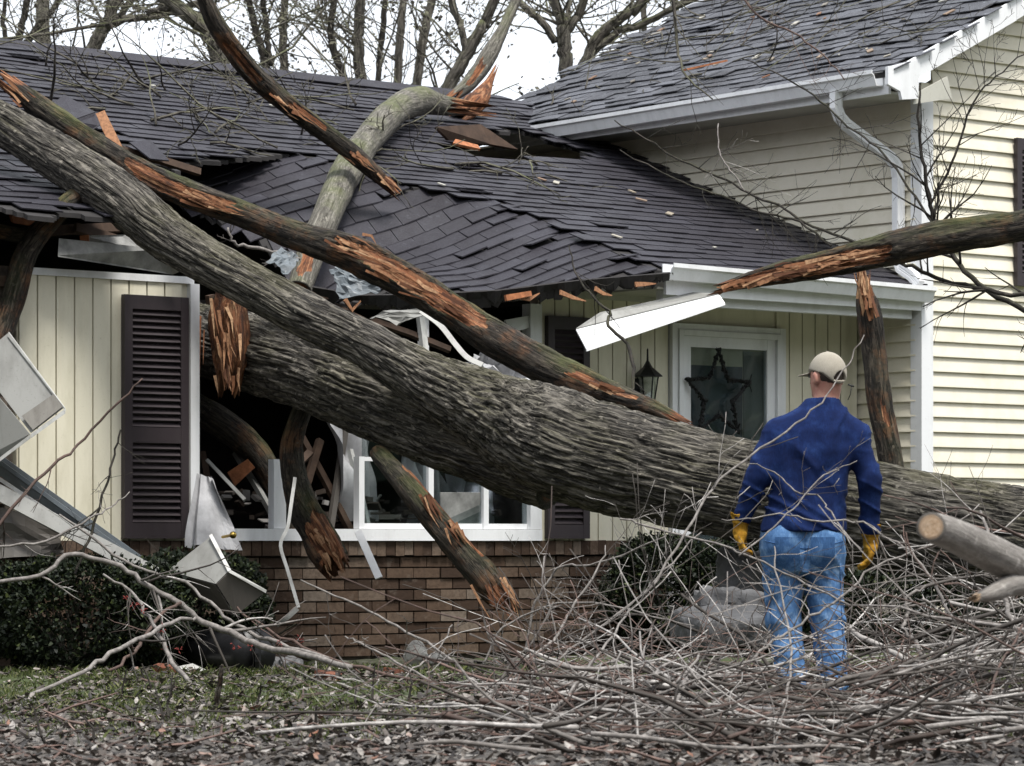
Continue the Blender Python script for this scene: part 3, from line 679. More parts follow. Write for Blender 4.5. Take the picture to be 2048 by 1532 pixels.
under(limb('trunk', [(2230, 1120, 19.3, 112), (2048, 1085, 19.5, 108), (1900, 1060, 19.6, 106), (1600, 1000, 19.85, 104), (1450, 972, 19.95, 102), (1200, 915, 20.1, 108), (1070, 870, 20.2, 104),
     (960, 815, 20.25, 78), (830, 748, 20.3, 56), (720, 682, 20.4, 47), (600, 624, 20.5, 45), (478, 557, 20.6, 45), (342, 478, 20.8, 49), (239, 396, 20.9, 51), (120, 318, 21.05, 48), (0, 245, 21.2, 42), (-160, 160, 21.4, 38)],
     'bark', nseg=320, step=.012, furrow=(2.6, 31., .029), lump=.026, ends=('flat', 'flat')), tree)
under(limb('limb', [(1120, 925, 20.3, 98), (1000, 880, 20.45, 100), (880, 835, 20.7, 98), (760, 790, 21.0, 90), (640, 745, 21.4, 84), (560, 720, 21.7, 80), (490, 700, 22.0, 76), (420, 682, 22.5, 72), (340, 665, 23.0, 66)],
     'bark', nseg=260, step=.012, furrow=(2.6, 31., .029), lump=.03, ends=('flat', 'flat'), seed=2), tree)
under(limb('branch', [(170, 375, 20.95, 20), (110, 432, 20.85, 22), (55, 500, 20.75, 25), (25, 600, 20.65, 25), (-20, 730, 20.5, 23)], 'bark_dark', nseg=32, seed=3, ends=('flat', 'flat')), tree)
under(limb('branch', [(100, 440, 20.85, 14), (50, 470, 20.8, 15), (-30, 455, 20.7, 15)], 'bark_dark', nseg=24, seed=13, ends=('flat', 'flat')), tree)
under(limb('broken_stub', [(1795, 985, 19.85, 24), (1778, 900, 19.9, 25), (1758, 800, 19.95, 25), (1748, 700, 20, 26), (1738, 625, 20, 24), (1728, 575, 20, 15), (1722, 545, 20, 6)],
     'bark_dark', nseg=44, seed=4, torn=((.88, 1.0, 30, 70, .2), (.3, .4, 10, 12, .06)), lump=.10, furrow=(5, 30, .022)), tree)
under(limb('broken_stub', [(755, 905, 20.5, 18), (800, 955, 20.2, 25), (850, 1015, 20.05, 29), (905, 1080, 20.0, 29), (955, 1140, 19.95, 31), (1005, 1203, 19.9, 25)],
     'bark_dark', nseg=44, seed=5, torn=((.25, .8, 85, 26, .14), (.93, 1, 0, 40, .2)), lump=.12, furrow=(5, 30, .022), ends=('flat', 'jag'), jag=.10), tree)

splinters(tree, [(1724, 565, 19.95, -.1, -1, 6), (1732, 600, 19.92, -.1, -1, 8), (1000, 1200, 19.85, .5, 1, 14), (870, 1020, 19.95, .6, 1, 8), (910, 1070, 19.9, .6, 1, 8)], 10, 8)
o = limb('broken_limb', [(28, 175, 21.55, 20), (80, 215, 21.55, 24), (150, 262, 21.5, 24), (239, 320, 21.45, 24), (342, 374, 21.4, 28), (478, 425, 21.35, 26), (600, 474, 21.3, 29), (702, 507, 21.25, 35), (805, 560, 21.2, 35), (908, 624, 21.1, 34), (1010, 690, 21.0, 38), (1113, 744, 20.9, 35), (1215, 787, 20.75, 27), (1300, 815, 20.6, 18), (1350, 838, 20.5, 12)],
     'bark_dark', nseg=64, step=.022, seed=6, torn=((.50, .70, 20, 42, .32), (.19, .33, -5, 34, .12), (.84, .95, 20, 16, .06)), ends=('jag', 'jag'), jag=.14, furrow=(5, 28, .024), lump=.09)
splinters(o, [(710, 500, 21.14, 1, .5, 14), (770, 535, 21.09, 1, .5, 16), (840, 575, 21.04, 1, .55, 16), (900, 615, 20.98, 1, .6, 12), (400, 400, 21.26, 1, .45, 12), (450, 415, 21.26, 1, .4, 10), (45, 195, 21.5, -1, -.8, 12), (1230, 785, 20.68, 1, .4, 8)], 11, 3)
tag(o, 'long dark limb with an orange torn wound lying above the thick trunk', 'limb')
o = limb('broken_limb', [(380, -70, 22.6, 13), (410, 0, 22.7, 16), (440, 62, 22.8, 18), (500, 142, 23.0, 20), (560, 197, 23.2, 20), (640, 258, 23.4, 19), (700, 302, 23.5, 18), (745, 342, 23.6, 16), (784, 378, 23.7, 11)],
     'bark_dark', nseg=40, seed=7, torn=((.26, .42, -10, 26, .22), (.55, .70, 25, 18, .15)), ends=('flat', 'jag'), jag=.08, lump=.09)
splinters(o, [(560, 200, 23.12, 1, .8, 8), (600, 228, 23.2, 1, .8, 8), (720, 320, 23.45, 1, .9, 8), (775, 368, 23.6, 1, 1, 5)], 8, 4, lo=.05, hi=.2)
tag(o, 'thin split branch slanting from the treetops down onto the brown shingles', 'branch')
o = limb('broken_limb', [(598, 580, 22.5, 27), (622, 505, 22.75, 28), (655, 430, 23.1, 30), (692, 345, 23.9, 31), (735, 282, 24.7, 30), (790, 222, 25.9, 29), (838, 202, 26.6, 28), (885, 210, 26.9, 20), (935, 216, 27.0, 12)],
     'bark_pale', nseg=64, step=.025, seed=8, furrow=(4, 22, .008), lump=.07, ends=('flat', 'jag'), jag=.25, torn=((.02, .1, 0, 40, .05),))
tag(o, 'pale mossy curved limb climbing the crushed roof to its ridge', 'limb')
o = limb('broken_limb', [(2230, 405, 18.4, 34), (2048, 450, 18.5, 30), (1900, 472, 18.5, 33), (1800, 492, 18.5, 34), (1745, 506, 18.5, 31), (1650, 528, 18.5, 27), (1560, 546, 18.5, 22), (1500, 560, 18.5, 17), (1452, 573, 18.5, 10)],
     'bark_dark', nseg=72, step=.02, seed=9, torn=((.60, 1.0, -5, 42, .34),), lump=.09, ends=('flat', 'jag'), jag=.10, furrow=(5, 28, .024))
splinters(o, [(1720, 512, 18.4, 1, -.2, 9), (1650, 530, 18.41, 1, -.2, 10), (1590, 543, 18.42, 1, -.2, 9), (1530, 556, 18.44, 1, -.2, 7), (1480, 567, 18.46, 1, -.25, 5)], 13, 5)
tag(o, 'dark snapped limb with bright orange wood jutting in before the clapboard wing', 'limb')
log = empty('cut_log', W(2250, 1260, 11.4)); tag(log, 'sawn grey log with pale round cut face in the near foreground', 'log')
M['sawn'] = bark_mat('grey_log', (.33, .31, .285), (.17, .155, .14), .0, fine=1.2, crack=.15, rot=.15, wood=((.60, .44, .30), (.72, .56, .42), (.45, .28, .16)))
under(limb('stem', [(1862, 1054, 10.4, 31), (1902, 1068, 10.62, 33), (1960, 1096, 10.92, 36), (2048, 1142, 11.35, 40), (2250, 1262, 12.3, 46)], 'sawn', nseg=48, step=.015, seed=10, furrow=(5, 30, .004), lump=.04, ends=('flat', 'flat')), log)
under(limb('fork', [(2100, 1160, 11.6, 30), (2030, 1168, 11.2, 24), (1985, 1186, 10.95, 16), (1950, 1196, 10.9, 8)], 'sawn', nseg=28, step=.015, seed=11, lump=.08, ends=('flat', 'jag'), jag=.03), log)
o = limb('log_chunk', [(330, 775, 22.5, 22), (385, 810, 22.6, 28), (430, 838, 22.6, 32), (480, 875, 22.6, 32), (520, 915, 22.6, 28), (560, 985, 22.6, 24), (590, 1060, 22.6, 22)], 'bark_dark', nseg=40, seed=12, ends=('jag', 'jag'), jag=.08)
tag(o, 'grey mossy log end inside the dark room behind the white jamb', 'log')
o = limb('hollow_log', [(612, 800, 21.6, 20), (585, 880, 21.6, 24), (588, 950, 21.6, 28), (605, 1010, 21.55, 33), (632, 1060, 21.5, 39), (655, 1100, 21.45, 40), (672, 1130, 21.4, 36)], 'bark_dark', nseg=48, step=.015, seed=14, torn=((.72, 1, 40, 60, .25),), ends=('flat', 'jag'), jag=.06, lump=.12, hollow=True)
splinters(o, [(670, 1125, 21.3, .6, 1, 14), (640, 1085, 21.35, .6, 1, 10)], 12, 6, lo=.04, hi=.15)
tag(o, 'hollow broken log with orange heartwood hanging over the window sill', 'log')
o = limb('splintered_stem', [(465, 575, 21.62, 30), (458, 635, 21.6, 44), (462, 705, 21.6, 42), (458, 770, 21.62, 26)], 'bark_dark', nseg=40, step=.02, seed=15, torn=((-.1, 1.1, 20, 150, .1),), ends=('jag', 'jag'), jag=.1, lump=.15)
splinters(o, [(458, 640, 21.44, .1, 1, 17), (462, 700, 21.44, .1, 1, 17), (458, 755, 21.5, .1, 1, 14)], 14, 7)
tag(o, 'upright slab of split orange wood in the window gap beside the shutter', 'split wood')

# --- twig generator
def twigs(mb, p, d, L, r, depth, rg, wig=.22, up=.0, side=(3, 6), k=4, tips=None, minr=.0016):
    n = max(4, int(5 + L * 2)); P = [np.asarray(p, float)]; d = np.asarray(d, float) / np.linalg.norm(d); ds = [d]
    for i in range(n):
        d = d + rg.normal(0, wig, 3) * .7 + np.array((0, 0, up)); d /= np.linalg.norm(d); P.append(P[-1] + d * L / n); ds.append(d)
    rad = np.maximum(r * np.linspace(1, .3 if depth else .15, n + 1), minr); mb.tube(P, rad, k if r > .006 else 3)
    if depth > 0:
        for s in range(rg.integers(*side)):
            f = rg.uniform(.2, .97) * n; i = int(f); q = P[i] + (P[min(i + 1, n)] - P[i]) * (f - i)
            a = rg.normal(0, 1, 3); a -= (a @ ds[i]) * ds[i]; a /= np.linalg.norm(a) + 1e-9
            nd = ds[i] * rg.uniform(.5, 1.1) + a * rg.uniform(.5, 1)
            twigs(mb, q, nd, L * rg.uniform(.25, .55) * (1.15 - f / n * .5), rad[i] * .6, depth - 1, rg, wig, up, side, k, tips, minr)
    elif tips is not None: tips.append((P[-1], ds[-1])); tips.append((P[n // 2], ds[n // 2]))

def px_branch(name, rows, mat, label, cat='branch', group=None, sub=6, depth=1, seed=0, sl=.35, up=0., parent=None, k=6, thin=.75):
    """a branch whose main line is given by photo px at real distances, with its side twigs in the same object"""
    rg = np.random.default_rng(seed + 100); R0 = np.array([(*W(px, py, Y), r / FPX * Y) for px, py, Y, r in rows]); S = spline(R0, len(rows) * 4)
    S[:, :3] += .005 * rg.normal(0, 1, (len(S), 3)); S[:, 3] *= thin
    mb = MB(); mb.tube(S[:, :3], S[:, 3], k); T = np.gradient(S[:, :3], axis=0)
    for s in range(sub):
        i = rg.integers(2, len(S) - 1); t = T[i] / np.linalg.norm(T[i]); a = rg.normal(0, 1, 3); a[1] *= .5; a -= (a @ t) * t; a /= np.linalg.norm(a)
        twigs(mb, S[i, :3], t * rg.uniform(.5, 1.2) + a, sl * rg.uniform(.5, 1.3), S[i, 3] * .55, depth, rg, .15, up, (2, 5), minr=.0013)
    o = mb.build(name, M[mat], parent, True, True)
    if label: tag(o, label, cat, group)
    return o
# ------------------------------------------------------------------ bare trees behind the ridge
def bare_tree(label, stems, Y, mat, seed, ntw=34, tl=1.6):
    rg = np.random.default_rng(seed); b0, b1 = W(*stems[0][0][:2], Y), W(*stems[0][1][:2], Y); sl_ = np.clip((b1 - b0)[0] / (b1 - b0)[2], -.35, .35); loc = np.array((b0[0] - sl_ * b0[2] * .75, Y, 0.))
    root = empty('bare_tree', loc); tag(root, label, 'tree', 'bare trees behind the roof ridge')
    mb = MB(); cr = MB(); tips = []
    for si, st in enumerate(stems):
        R0 = [(*(W(a, b, Y) - loc), r * .85 / FPX * Y) for a, b, r in st]
        if si == 0: r0 = np.array(R0[0]); R0 = [(0, 0, -.1, r0[3] * 1.2), (r0[0] - sl_ * 1.2, 0, r0[2] - 1.2, r0[3] * 1.04)] + R0
        else: pass
        e = np.array(R0[-1]); d = (e - np.array(R0[-2]))[:3]; d /= np.linalg.norm(d); yy = rg.normal(0, .3)
        R0 += [tuple(np.append(e[:3] + d * 1.5 + np.array((0, yy, .3)), e[3] * .7)), tuple(np.append(e[:3] + d * 3 + np.array((rg.normal(0, .4), yy * 2, .9)), e[3] * .35))]
        S = spline(np.array(R0), len(R0) * 6); S[:, :3] += rg.normal(0, .007, (len(S), 3)); mb.tube(S[:, :3], np.maximum(S[:, 3], .01), 10)
        T = np.gradient(S[:, :3], axis=0); vis = np.where(S[:, 2] > 4.4)[0]
        for k in range(ntw // len(stems) + 4):
            i = rg.choice(vis); t = T[i] / np.linalg.norm(T[i]); a = rg.normal(0, 1, 3); a[2] = abs(a[2]) * .4; a /= np.linalg.norm(a)
            twigs(cr, S[i, :3], t * .5 + a, tl * rg.uniform(.5, 1.5), max(.007, min(.017, S[i, 3] * .22)), 2, rg, .2, .03, (2, 5), 4, tips, .0022)
    mb.build('trunk', M[mat], root, True, True)
    for p, d in tips:                                          # opening buds and last leaves at the tips
        for b in range(rg.integers(1, 4)):
            q = p + rg.normal(0, .05, 3); a = rg.normal(0, 1, 3); a /= np.linalg.norm(a); c = np.cross(a, rg.normal(0, 1, 3)); c /= np.linalg.norm(c); s = rg.uniform(.015, .035)
            cr.add([q - a * s, q + c * s * .6, q + a * s, q - c * s * .6], [[(0, 1, 2, 3)]])
    cr.build('crown', M['bark_far'], root, False, True)
    return root
TREES = [
 ('thin dark tree at the far left picture edge', [[(14, 95, 6), (6, 40, 6), (10, 0, 5)]], 42, 'bark_black', 14, 1.6),
 ('slim dark trunk second from the left picture edge', [[(36, 97, 8), (46, 40, 8), (55, 0, 8)], [(48, 97, 9), (85, 40, 8), (118, 0, 7)]], 40, 'bark_black', 16, 1.6),
 ('broken pale brown snag between the two leftmost dark trees', [[(88, 98, 19), (84, 60, 18), (86, 10, 16)]], 44, 'bark_far', 6, 1.2),
 ('leaning mossy trunk forking low above the left roof ridge', [[(182, 108, 17), (205, 60, 16), (228, 10, 14)], [(208, 55, 9), (260, 36, 9), (345, 22, 8)], [(225, 45, 8), (262, 0, 8)]], 38, 'bark_far', 40, 1.7),
 ('big curved grey trunk arching left above the ridge', [[(444, 140, 20), (432, 95, 20), (405, 50, 20), (350, 8, 18)], [(425, 80, 14), (412, 30, 13), (405, 0, 12)], [(350, 8, 14), (300, 25, 6), (260, 40, 5)]], 34, 'bark_far', 44, 1.7),
 ('dark slanting trunk just right of the big curved one', [[(532, 132, 9), (515, 70, 9), (498, 0, 8)], [(540, 132, 8), (534, 60, 7), (528, 0, 7)]], 41, 'bark_black', 30, 1.7),
 ('straight brown trunk behind the slanting split branch', [[(568, 148, 10), (567, 60, 10), (568, 0, 9)]], 43, 'bark_far', 26, 1.6),
 ('thin dark bent trunk left of the mossy one', [[(690, 162, 9), (668, 100, 9), (660, 50, 8), (668, 0, 8)]], 38, 'bark_black', 34, 1.7),
 ('mossy green straight trunk near the middle of the ridge', [[(722, 168, 14), (716, 90, 13), (720, 0, 12)]], 39, 'bark_far', 34, 1.7),
 ('thin dark trunk right beside the mossy straight one', [[(754, 172, 7), (762, 90, 7), (771, 0, 7)]], 45, 'bark_black', 26, 1.6),
 ('grey trunk third left of the leaning green pair', [[(794, 178, 10), (800, 80, 10), (806, 0, 9)]], 44, 'bark_far', 30, 1.6),
 ('brown trunk leaning right, second left of the leaning green pair', [[(832, 182, 11), (845, 90, 11), (862, 0, 10)]], 42, 'bark_far', 32, 1.6),
 ('leaning green stemmed pair with a dark fork above the ridge break', [[(892, 190, 16), (930, 115, 15), (960, 60, 13), (988, 0, 12)], [(932, 112, 9), (922, 50, 8), (905, 0, 8)]], 33, 'bark_far', 40, 1.6),
 ('tall forked trunk left of the wing roof edge', [[(1134, 150, 17), (1127, 80, 17), (1124, 40, 15), (1108, -5, 12)], [(1130, 70, 11), (1150, 40, 10), (1168, 0, 10)], [(1112, 85, 9), (1080, 40, 9), (1036, 0, 8)]], 37, 'bark_far', 46, 1.7),
 ('wide spreading trunk rising behind the wing roof slope', [[(1172, 125, 15), (1200, 70, 14), (1250, 30, 12), (1290, 0, 11)], [(1190, 100, 10), (1240, 60, 9), (1300, 40, 8)]], 39, 'bark_far', 44, 1.7),
 ('slim trunk highest up behind the wing roof', [[(1290, 70, 7), (1288, 0, 7)], [(1355, 40, 7), (1350, 0, 7)]], 43, 'bark_far', 30, 1.7)]
for i, (lab, st, Y, mt, ntw, tl) in enumerate(TREES): bare_tree(lab, st, Y, mt, 40 + i, int(ntw * .62), tl)
# peeled broken stem standing on the ridge break
o = limb('peeled_stem', [(905, 195, 27.9, 10), (945, 160, 28.0, 16), (975, 115, 28.1, 17), (1000, 70, 28.2, 14), (1030, 5, 28.4, 11), (1050, -50, 28.5, 9)], 'bark_pale', nseg=36, seed=21, torn=((.1, .3, 0, 30, .1),), ends=('jag', 'flat'), jag=.15, lump=.12)
tag(o, 'pale peeled broken stem leaning up from the ridge beside the wing roof', 'broken stem')
o = limb('torn_stump', [(985, 150, 27.7, 4), (970, 180, 27.6, 16), (955, 200, 27.5, 24), (940, 215, 27.4, 26), (925, 228, 27.3, 16)], 'bark_pale', nseg=36, seed=22, torn=((-.1, 1.1, 10, 170, .1),), ends=('jag', 'jag'), jag=.12, lump=.3)
tag(o, 'splintered orange stump of wood at the break in the ridge', 'split wood')
# wood across the side yard (seen in the window reflections)
wd = MB(); rg = np.random.default_rng(77)
for i in range(46):
    p = np.array((rg.uniform(24, 40), rg.uniform(-4, 26), 0)); h = rg.uniform(7, 12); r = rg.uniform(.12, .3)
    wd.tube([p, p + (rg.normal(0, .2), rg.normal(0, .2), h * .5), p + (rg.normal(0, .5), rg.normal(0, .5), h)], [r, r * .7, r * .2], 7)
    for k in range(9): twigs(wd, p + np.array((0, 0, h * rg.uniform(.15, .95))), (rg.normal(), rg.normal(), .5), rg.uniform(1.5, 3.5), .06, 1, rg, .2, .03, (3, 6), 4, None, .012)
tag(wd.build('bare_wood', M['bark_far'], None, False, True), 'bare wood across the side yard', None, None, 'stuff')
# unseen evergreens added outside the view to cut the low sky light
M['spruce'] = plain('spruce', (.018, .028, .014), .8, .5, 3)
ev = MB(); rg = np.random.default_rng(78)
for i in range(150):
    az = rg.uniform(-2.75, 1.05) - math.pi / 2 + .85; d = rg.uniform(24, 44); x, y = d * math.cos(az), 8 + d * math.sin(az)
    if y > 0 and abs(x) < .3 * y + 6: continue
    h = rg.uniform(11, 18); R_ = h * rg.uniform(.2, .28); k = 13; th = np.arange(k) * 2 * math.pi / k
    for t in range(9):
        z0 = h * (.04 + .1 * t); rr0 = R_ * (1 - t / 9.5) * (1 + .22 * rg.normal(0, 1, k)); z1 = z0 + h * .2
        v = np.concatenate((np.stack((x + rr0 * np.cos(th), y + rr0 * np.sin(th), z0 + rg.normal(0, .2, k)), -1), [(x, y, z1)])); f = np.stack((np.arange(k), (np.arange(k) + 1) % k, np.full(k, k)), 1); ev.add(v, [f])
tag(ev.build('sky_blocking_wood', M['spruce']), 'unseen evergreen wood added to dim the low sky light', None, None, 'stuff')
# ------------------------------------------------------------------ person seen from behind
def surface(f, lo, hi, h):
    """surface nets over a signed distance function"""
    lo = np.asarray(lo, float); nx, ny, nz = [int(math.ceil((b - a) / h)) + 1 for a, b in zip(lo, hi)]
    g = np.stack(np.meshgrid(np.arange(nx), np.arange(ny), np.arange(nz), indexing='ij'), -1) * h + lo
    F = f(g); s = F < 0
    c = [(0, 0, 0), (1, 0, 0), (0, 1, 0), (1, 1, 0), (0, 0, 1), (1, 0, 1), (0, 1, 1), (1, 1, 1)]
    cs = np.stack([s[a:nx - 1 + a, b:ny - 1 + b, d:nz - 1 + d] for a, b, d in c], -1); n = cs.sum(-1)
    act = np.argwhere((n > 0) & (n < 8)); cid = np.full((nx - 1, ny - 1, nz - 1), -1, np.int64); cid[tuple(act.T)] = np.arange(len(act))
    vals = np.stack([F[act[:, 0] + a, act[:, 1] + b, act[:, 2] + d] for a, b, d in c], -1)
    acc = np.zeros((len(act), 3)); cnt = np.zeros(len(act)); ca_ = np.array(c, float)
    for i in range(8):
        for j in range(i + 1, 8):
            if sum(abs(x - y) for x, y in zip(c[i], c[j])) != 1: continue
            a, b = vals[:, i], vals[:, j]; m = (a < 0) != (b < 0); t = np.where(m, a / np.where(m, a - b, 1), 0)
            acc += np.where(m[:, None], ca_[i] + (ca_[j] - ca_[i]) * t[:, None], 0); cnt += m
    V = lo + (act + acc / cnt[:, None]) * h; Q = []
    for ax in range(3):
        a2, a3 = [(1, 2), (2, 0), (0, 1)][ax]; sl0 = [slice(None)] * 3; sl1 = [slice(None)] * 3; sl0[ax] = slice(0, -1); sl1[ax] = slice(1, None)
        ed = s[tuple(sl0)] != s[tuple(sl1)]; idx = np.argwhere(ed); dims = (nx, ny, nz)
        idx = idx[(idx[:, a2] > 0) & (idx[:, a3] > 0) & (idx[:, a2] < dims[a2] - 1) & (idx[:, a3] < dims[a3] - 1)]
        e2 = np.zeros(3, int); e2[a2] = 1; e3 = np.zeros(3, int); e3[a3] = 1
        q = np.stack([cid[tuple((idx - e2 * u - e3 * w).T)] for u, w in ((1, 1), (0, 1), (0, 0), (1, 0))], -1)
        inside = s[tuple(idx.T)]; q = np.where(inside[:, None], q, q[:, ::-1]); Q.append(q[(q >= 0).all(1)])
    return V, np.concatenate(Q)
def cone(g, a, b, ra, rb):
    a = np.asarray(a, float); b = np.asarray(b, float); d = b - a; t = np.clip(((g - a) @ d) / (d @ d), 0, 1)
    return np.linalg.norm(g - a - t[..., None] * d, axis=-1) - (ra + (rb - ra) * t)
def ell(g, c, r): r = np.asarray(r, float); q = (g - np.asarray(c)) / r; return (np.linalg.norm(q, axis=-1) - 1) * r.min()
def smin(a, b, k): h = np.clip(.5 + .5 * (b - a) / k, 0, 1); return b + (a - b) * h - k * h * (1 - h)
def loft(g, z, cx, rx, ry, cy=0.):
    zz = g[..., 2]; a = np.interp(zz, z, rx); b = np.interp(zz, z, ry); c = np.interp(zz, z, cx)
    d = (np.sqrt(((g[..., 0] - c) / a) ** 2 + ((g[..., 1] - cy) / b) ** 2) - 1) * np.minimum(a, b)
    return np.maximum(d, np.maximum(z[0] - zz, zz - z[-1]))
SHL, ELL, WRL = (-.148, .0, 1.372), (-.262, -.03, 1.14), (-.338, .02, .925)
SHR, ELR, WRR = (.236, .0, 1.362), (.318, -.03, 1.13), (.326, .03, .86)
TZ = [.83, .92, 1.02, 1.15, 1.28, 1.38, 1.45, 1.50, 1.58]
def torso(g, gr=0.):
    d = loft(g, TZ, [-.03, -.022, -.005, .012, .035, .045, .055, .07, .082], [x + gr for x in (.208, .198, .190, .192, .198, .184, .150, .10, .07)], [x + gr for x in (.152, .148, .145, .148, .150, .138, .115, .085, .072)])
    for s_ in (SHL, SHR): d = smin(d, cone(g, (.080, 0, 1.475), s_, .058 + gr, .068 + gr), .06)
    return d
def arm(g, s_, e, w, gr=0.): return smin(cone(g, s_, e, .066 + gr, .052 + gr), cone(g, e, w, .053 + gr, .040 + gr), .02)
def legs(g, gr=0.):
    d = loft(g, [.66, .74, .84, .92, .99], [-.025] * 5, [x + gr for x in (.18, .21, .212, .205, .195)], [x + gr for x in (.12, .148, .152, .146, .14)])
    for hip, kn, an in (((-.130, 0, .80), (-.120, .03, .42), (-.072, 0, .06)), ((.078, 0, .80), (.105, .03, .42), (.132, 0, .06))):
        d = smin(d, smin(cone(g, hip, kn, .108 + gr, .082 + gr), cone(g, kn, an, .082 + gr, .072 + gr), .03), .035)
    return d
HC0 = np.array((.098, .012, 1.655)); fy = R(34); FD = np.array((-math.sin(fy), math.cos(fy), 0)); LD = np.array((-math.cos(fy), -math.sin(fy), 0)); UPV = np.array((0, 0, 1.))
def hp(f, l, u): return HC0 + FD * f + LD * l + UPV * u
def head(g):
    q = np.stack(((g - HC0) @ LD, (g - HC0) @ FD, (g - HC0) @ UPV), -1)
    d = ell(q, (0, -.01, .02), (.076, .096, .098)); d = smin(d, ell(q, (0, .02, -.045), (.058, .07, .075)), .04)
    d = smin(d, cone(q, (0, .098, .01), (0, .112, -.022), .010, .015), .015)           # nose
    d = smin(d, ell(q, (0, .080, -.085), (.026, .022, .02)), .02)                       # chin
    d = smin(d, ell(q, (0, .090, -.055), (.028, .012, .010)), .008)                     # lips
    for s_ in (-1, 1):
        d = np.maximum(d, -ell(q, (s_ * .032, .102, .014), (.017, .014, .011)))         # eye hollows
        ear = ell(q, (s_ * .084, -.014, -.004), (.014, .024, .037)); ear = np.maximum(ear, -ell(q, (s_ * .098, -.006, -.002), (.009, .013, .022))); d = smin(d, ear, .008)
    return smin(d, cone(g, (.085, -.004, 1.46), hp(-.02, 0, -.07), .068, .058), .03)
def fingers(g, w, sx, gr=0.):
    """hand hanging from wrist w; sx = -1 left hand, 1 right hand; palm turned to the thigh, back of hand outwards"""
    w = np.asarray(w); P = lambda x, y, z: w + np.array((x, y, z))
    d = smin(cone(g, P(0, 0, .0), P(sx * .004, .008, -.05), .032 + gr, .036 + gr), cone(g, P(sx * .004, -.02, -.085), P(sx * .004, .035, -.085), .021 + gr, .021 + gr), .03)
    for k, (y, l, r) in enumerate(((-.036, .062, .0105), (-.014, .074, .0115), (.010, .08, .0118), (.034, .072, .0115))):
        a = P(sx * .004, y, -.10); b = a + np.array((-sx * .010, .006, -l * .5)); c = b + np.array((-sx * .022, .006, -l * .30)); e = c + np.array((-sx * .020, .002, -l * .10))
        fg = np.minimum(cone(g, a, b, r + .001 + gr, r + gr), np.minimum(cone(g, b, c, r + gr, r - .001 + gr), cone(g, c, e, r - .001 + gr, r - .002 + gr))); d = smin(d, fg, .006)
    a = P(0, .03, -.045); b = P(-sx * .012, .062, -.080); c = P(-sx * .022, .068, -.115)
    return smin(d, np.minimum(cone(g, a, b, .017 + gr, .0135 + gr), cone(g, b, c, .0135 + gr, .011 + gr)), .01)
HL, HR = (-.342, .022, .915), (.326, .032, .85)
def body_f(g):
    d = smin(torso(g, -.034), head(g), .02); d = smin(d, legs(g, -.030), .03)
    for s_, e, w in ((SHL, ELL, WRL), (SHR, ELR, WRR)): d = smin(d, arm(g, s_, e, w, -.018), .03)
    d = np.minimum(d, fingers(g, HL, -1, -.003)); d = np.minimum(d, fingers(g, HR, 1, -.003))
    for x in (-.07, .132): d = smin(d, cone(g, (x, -.02, .05), (x - .01, .14, .035), .038, .03), .03)
    return d
px0 = W(1615, 1398, 17.0); px0[2] = 0.0
def skin_mat():
    n = N('skin'); o = n.obj(); c = n.mix(n.ramp(n.noise(o, 30, 4), [(.4, 0), (.65, .6)]), (.42, .23, .175), (.36, .13, .10)); return n.out(c, .55, n.bump(n.noise(o, 120, 2), .2, .001), .4, Subsurface_Weight=.08)
def cloth_mat(name, a, b, c, weave, sc):
    n = N(name); o = n.obj(); f = n.noise(o, sc, 5, .65, .3)
    col = n.ramp(f, [(.28, a), (.52, b), (.75, c)]); w = n.noise(n.scale(o, (1, 1, .25)), weave, 2, .7)
    col = n.mix(n.ramp(w, [(.35, .35), (.6, 0)]), col, tuple(x * .55 for x in a))
    return n.out(col, .92, n.bump(w, .35, .002), .15)
M['skin'] = skin_mat(); M['navy'] = cloth_mat('navy_knit', (.0042, .010, .044), (.0068, .018, .077), (.019, .045, .155), 180, 10)
M['denim'] = cloth_mat('faded_denim', (.035, .09, .22), (.10, .21, .41), (.33, .47, .66), 160, 14); M['glove'] = cloth_mat('tan_leather', (.16, .07, .008), (.38, .20, .02), (.50, .31, .06), 90, 22)
M['denim_dark'] = cloth_mat('denim_seam', (.02, .055, .14), (.05, .12, .27), (.15, .27, .45), 160, 13); M['cap'] = cloth_mat('khaki_cap', (.27, .245, .20), (.32, .295, .245), (.37, .34, .29), 400, 7); M['hair'] = plain('dark_hair', (.035, .025, .02), .6); M['boot'] = plain('boot_leather', (.06, .04, .025), .6)
V, Q = surface(body_f, (-.45, -.2, -.0), (.45, .24, 1.79), .0115)
person = link('person', make_mesh('person', V, [Q], True), None, M['skin']); person.location = px0
tag(person, 'man in navy sweatshirt, jeans, khaki cap and yellow work gloves seen from behind', 'person')
def wear(name, f, lo, hi, h, mat):
    V, Q = surface(f, lo, hi, h); return link(name, make_mesh(name, V, [Q], True), person, M[mat])
def rfold(g, a, fx, fz, seed=0): return a * (1 - 2.5 * np.minimum(np.abs(vnoise(np.stack((g[..., 0] * fx + seed, g[..., 1] * fx, g[..., 2] * fz), -1))), .4))
def folds(g, a, fx, fz, seed=0): return a * vnoise(np.stack((g[..., 0] * fx + seed, g[..., 1] * fx, g[..., 2] * fz), -1))
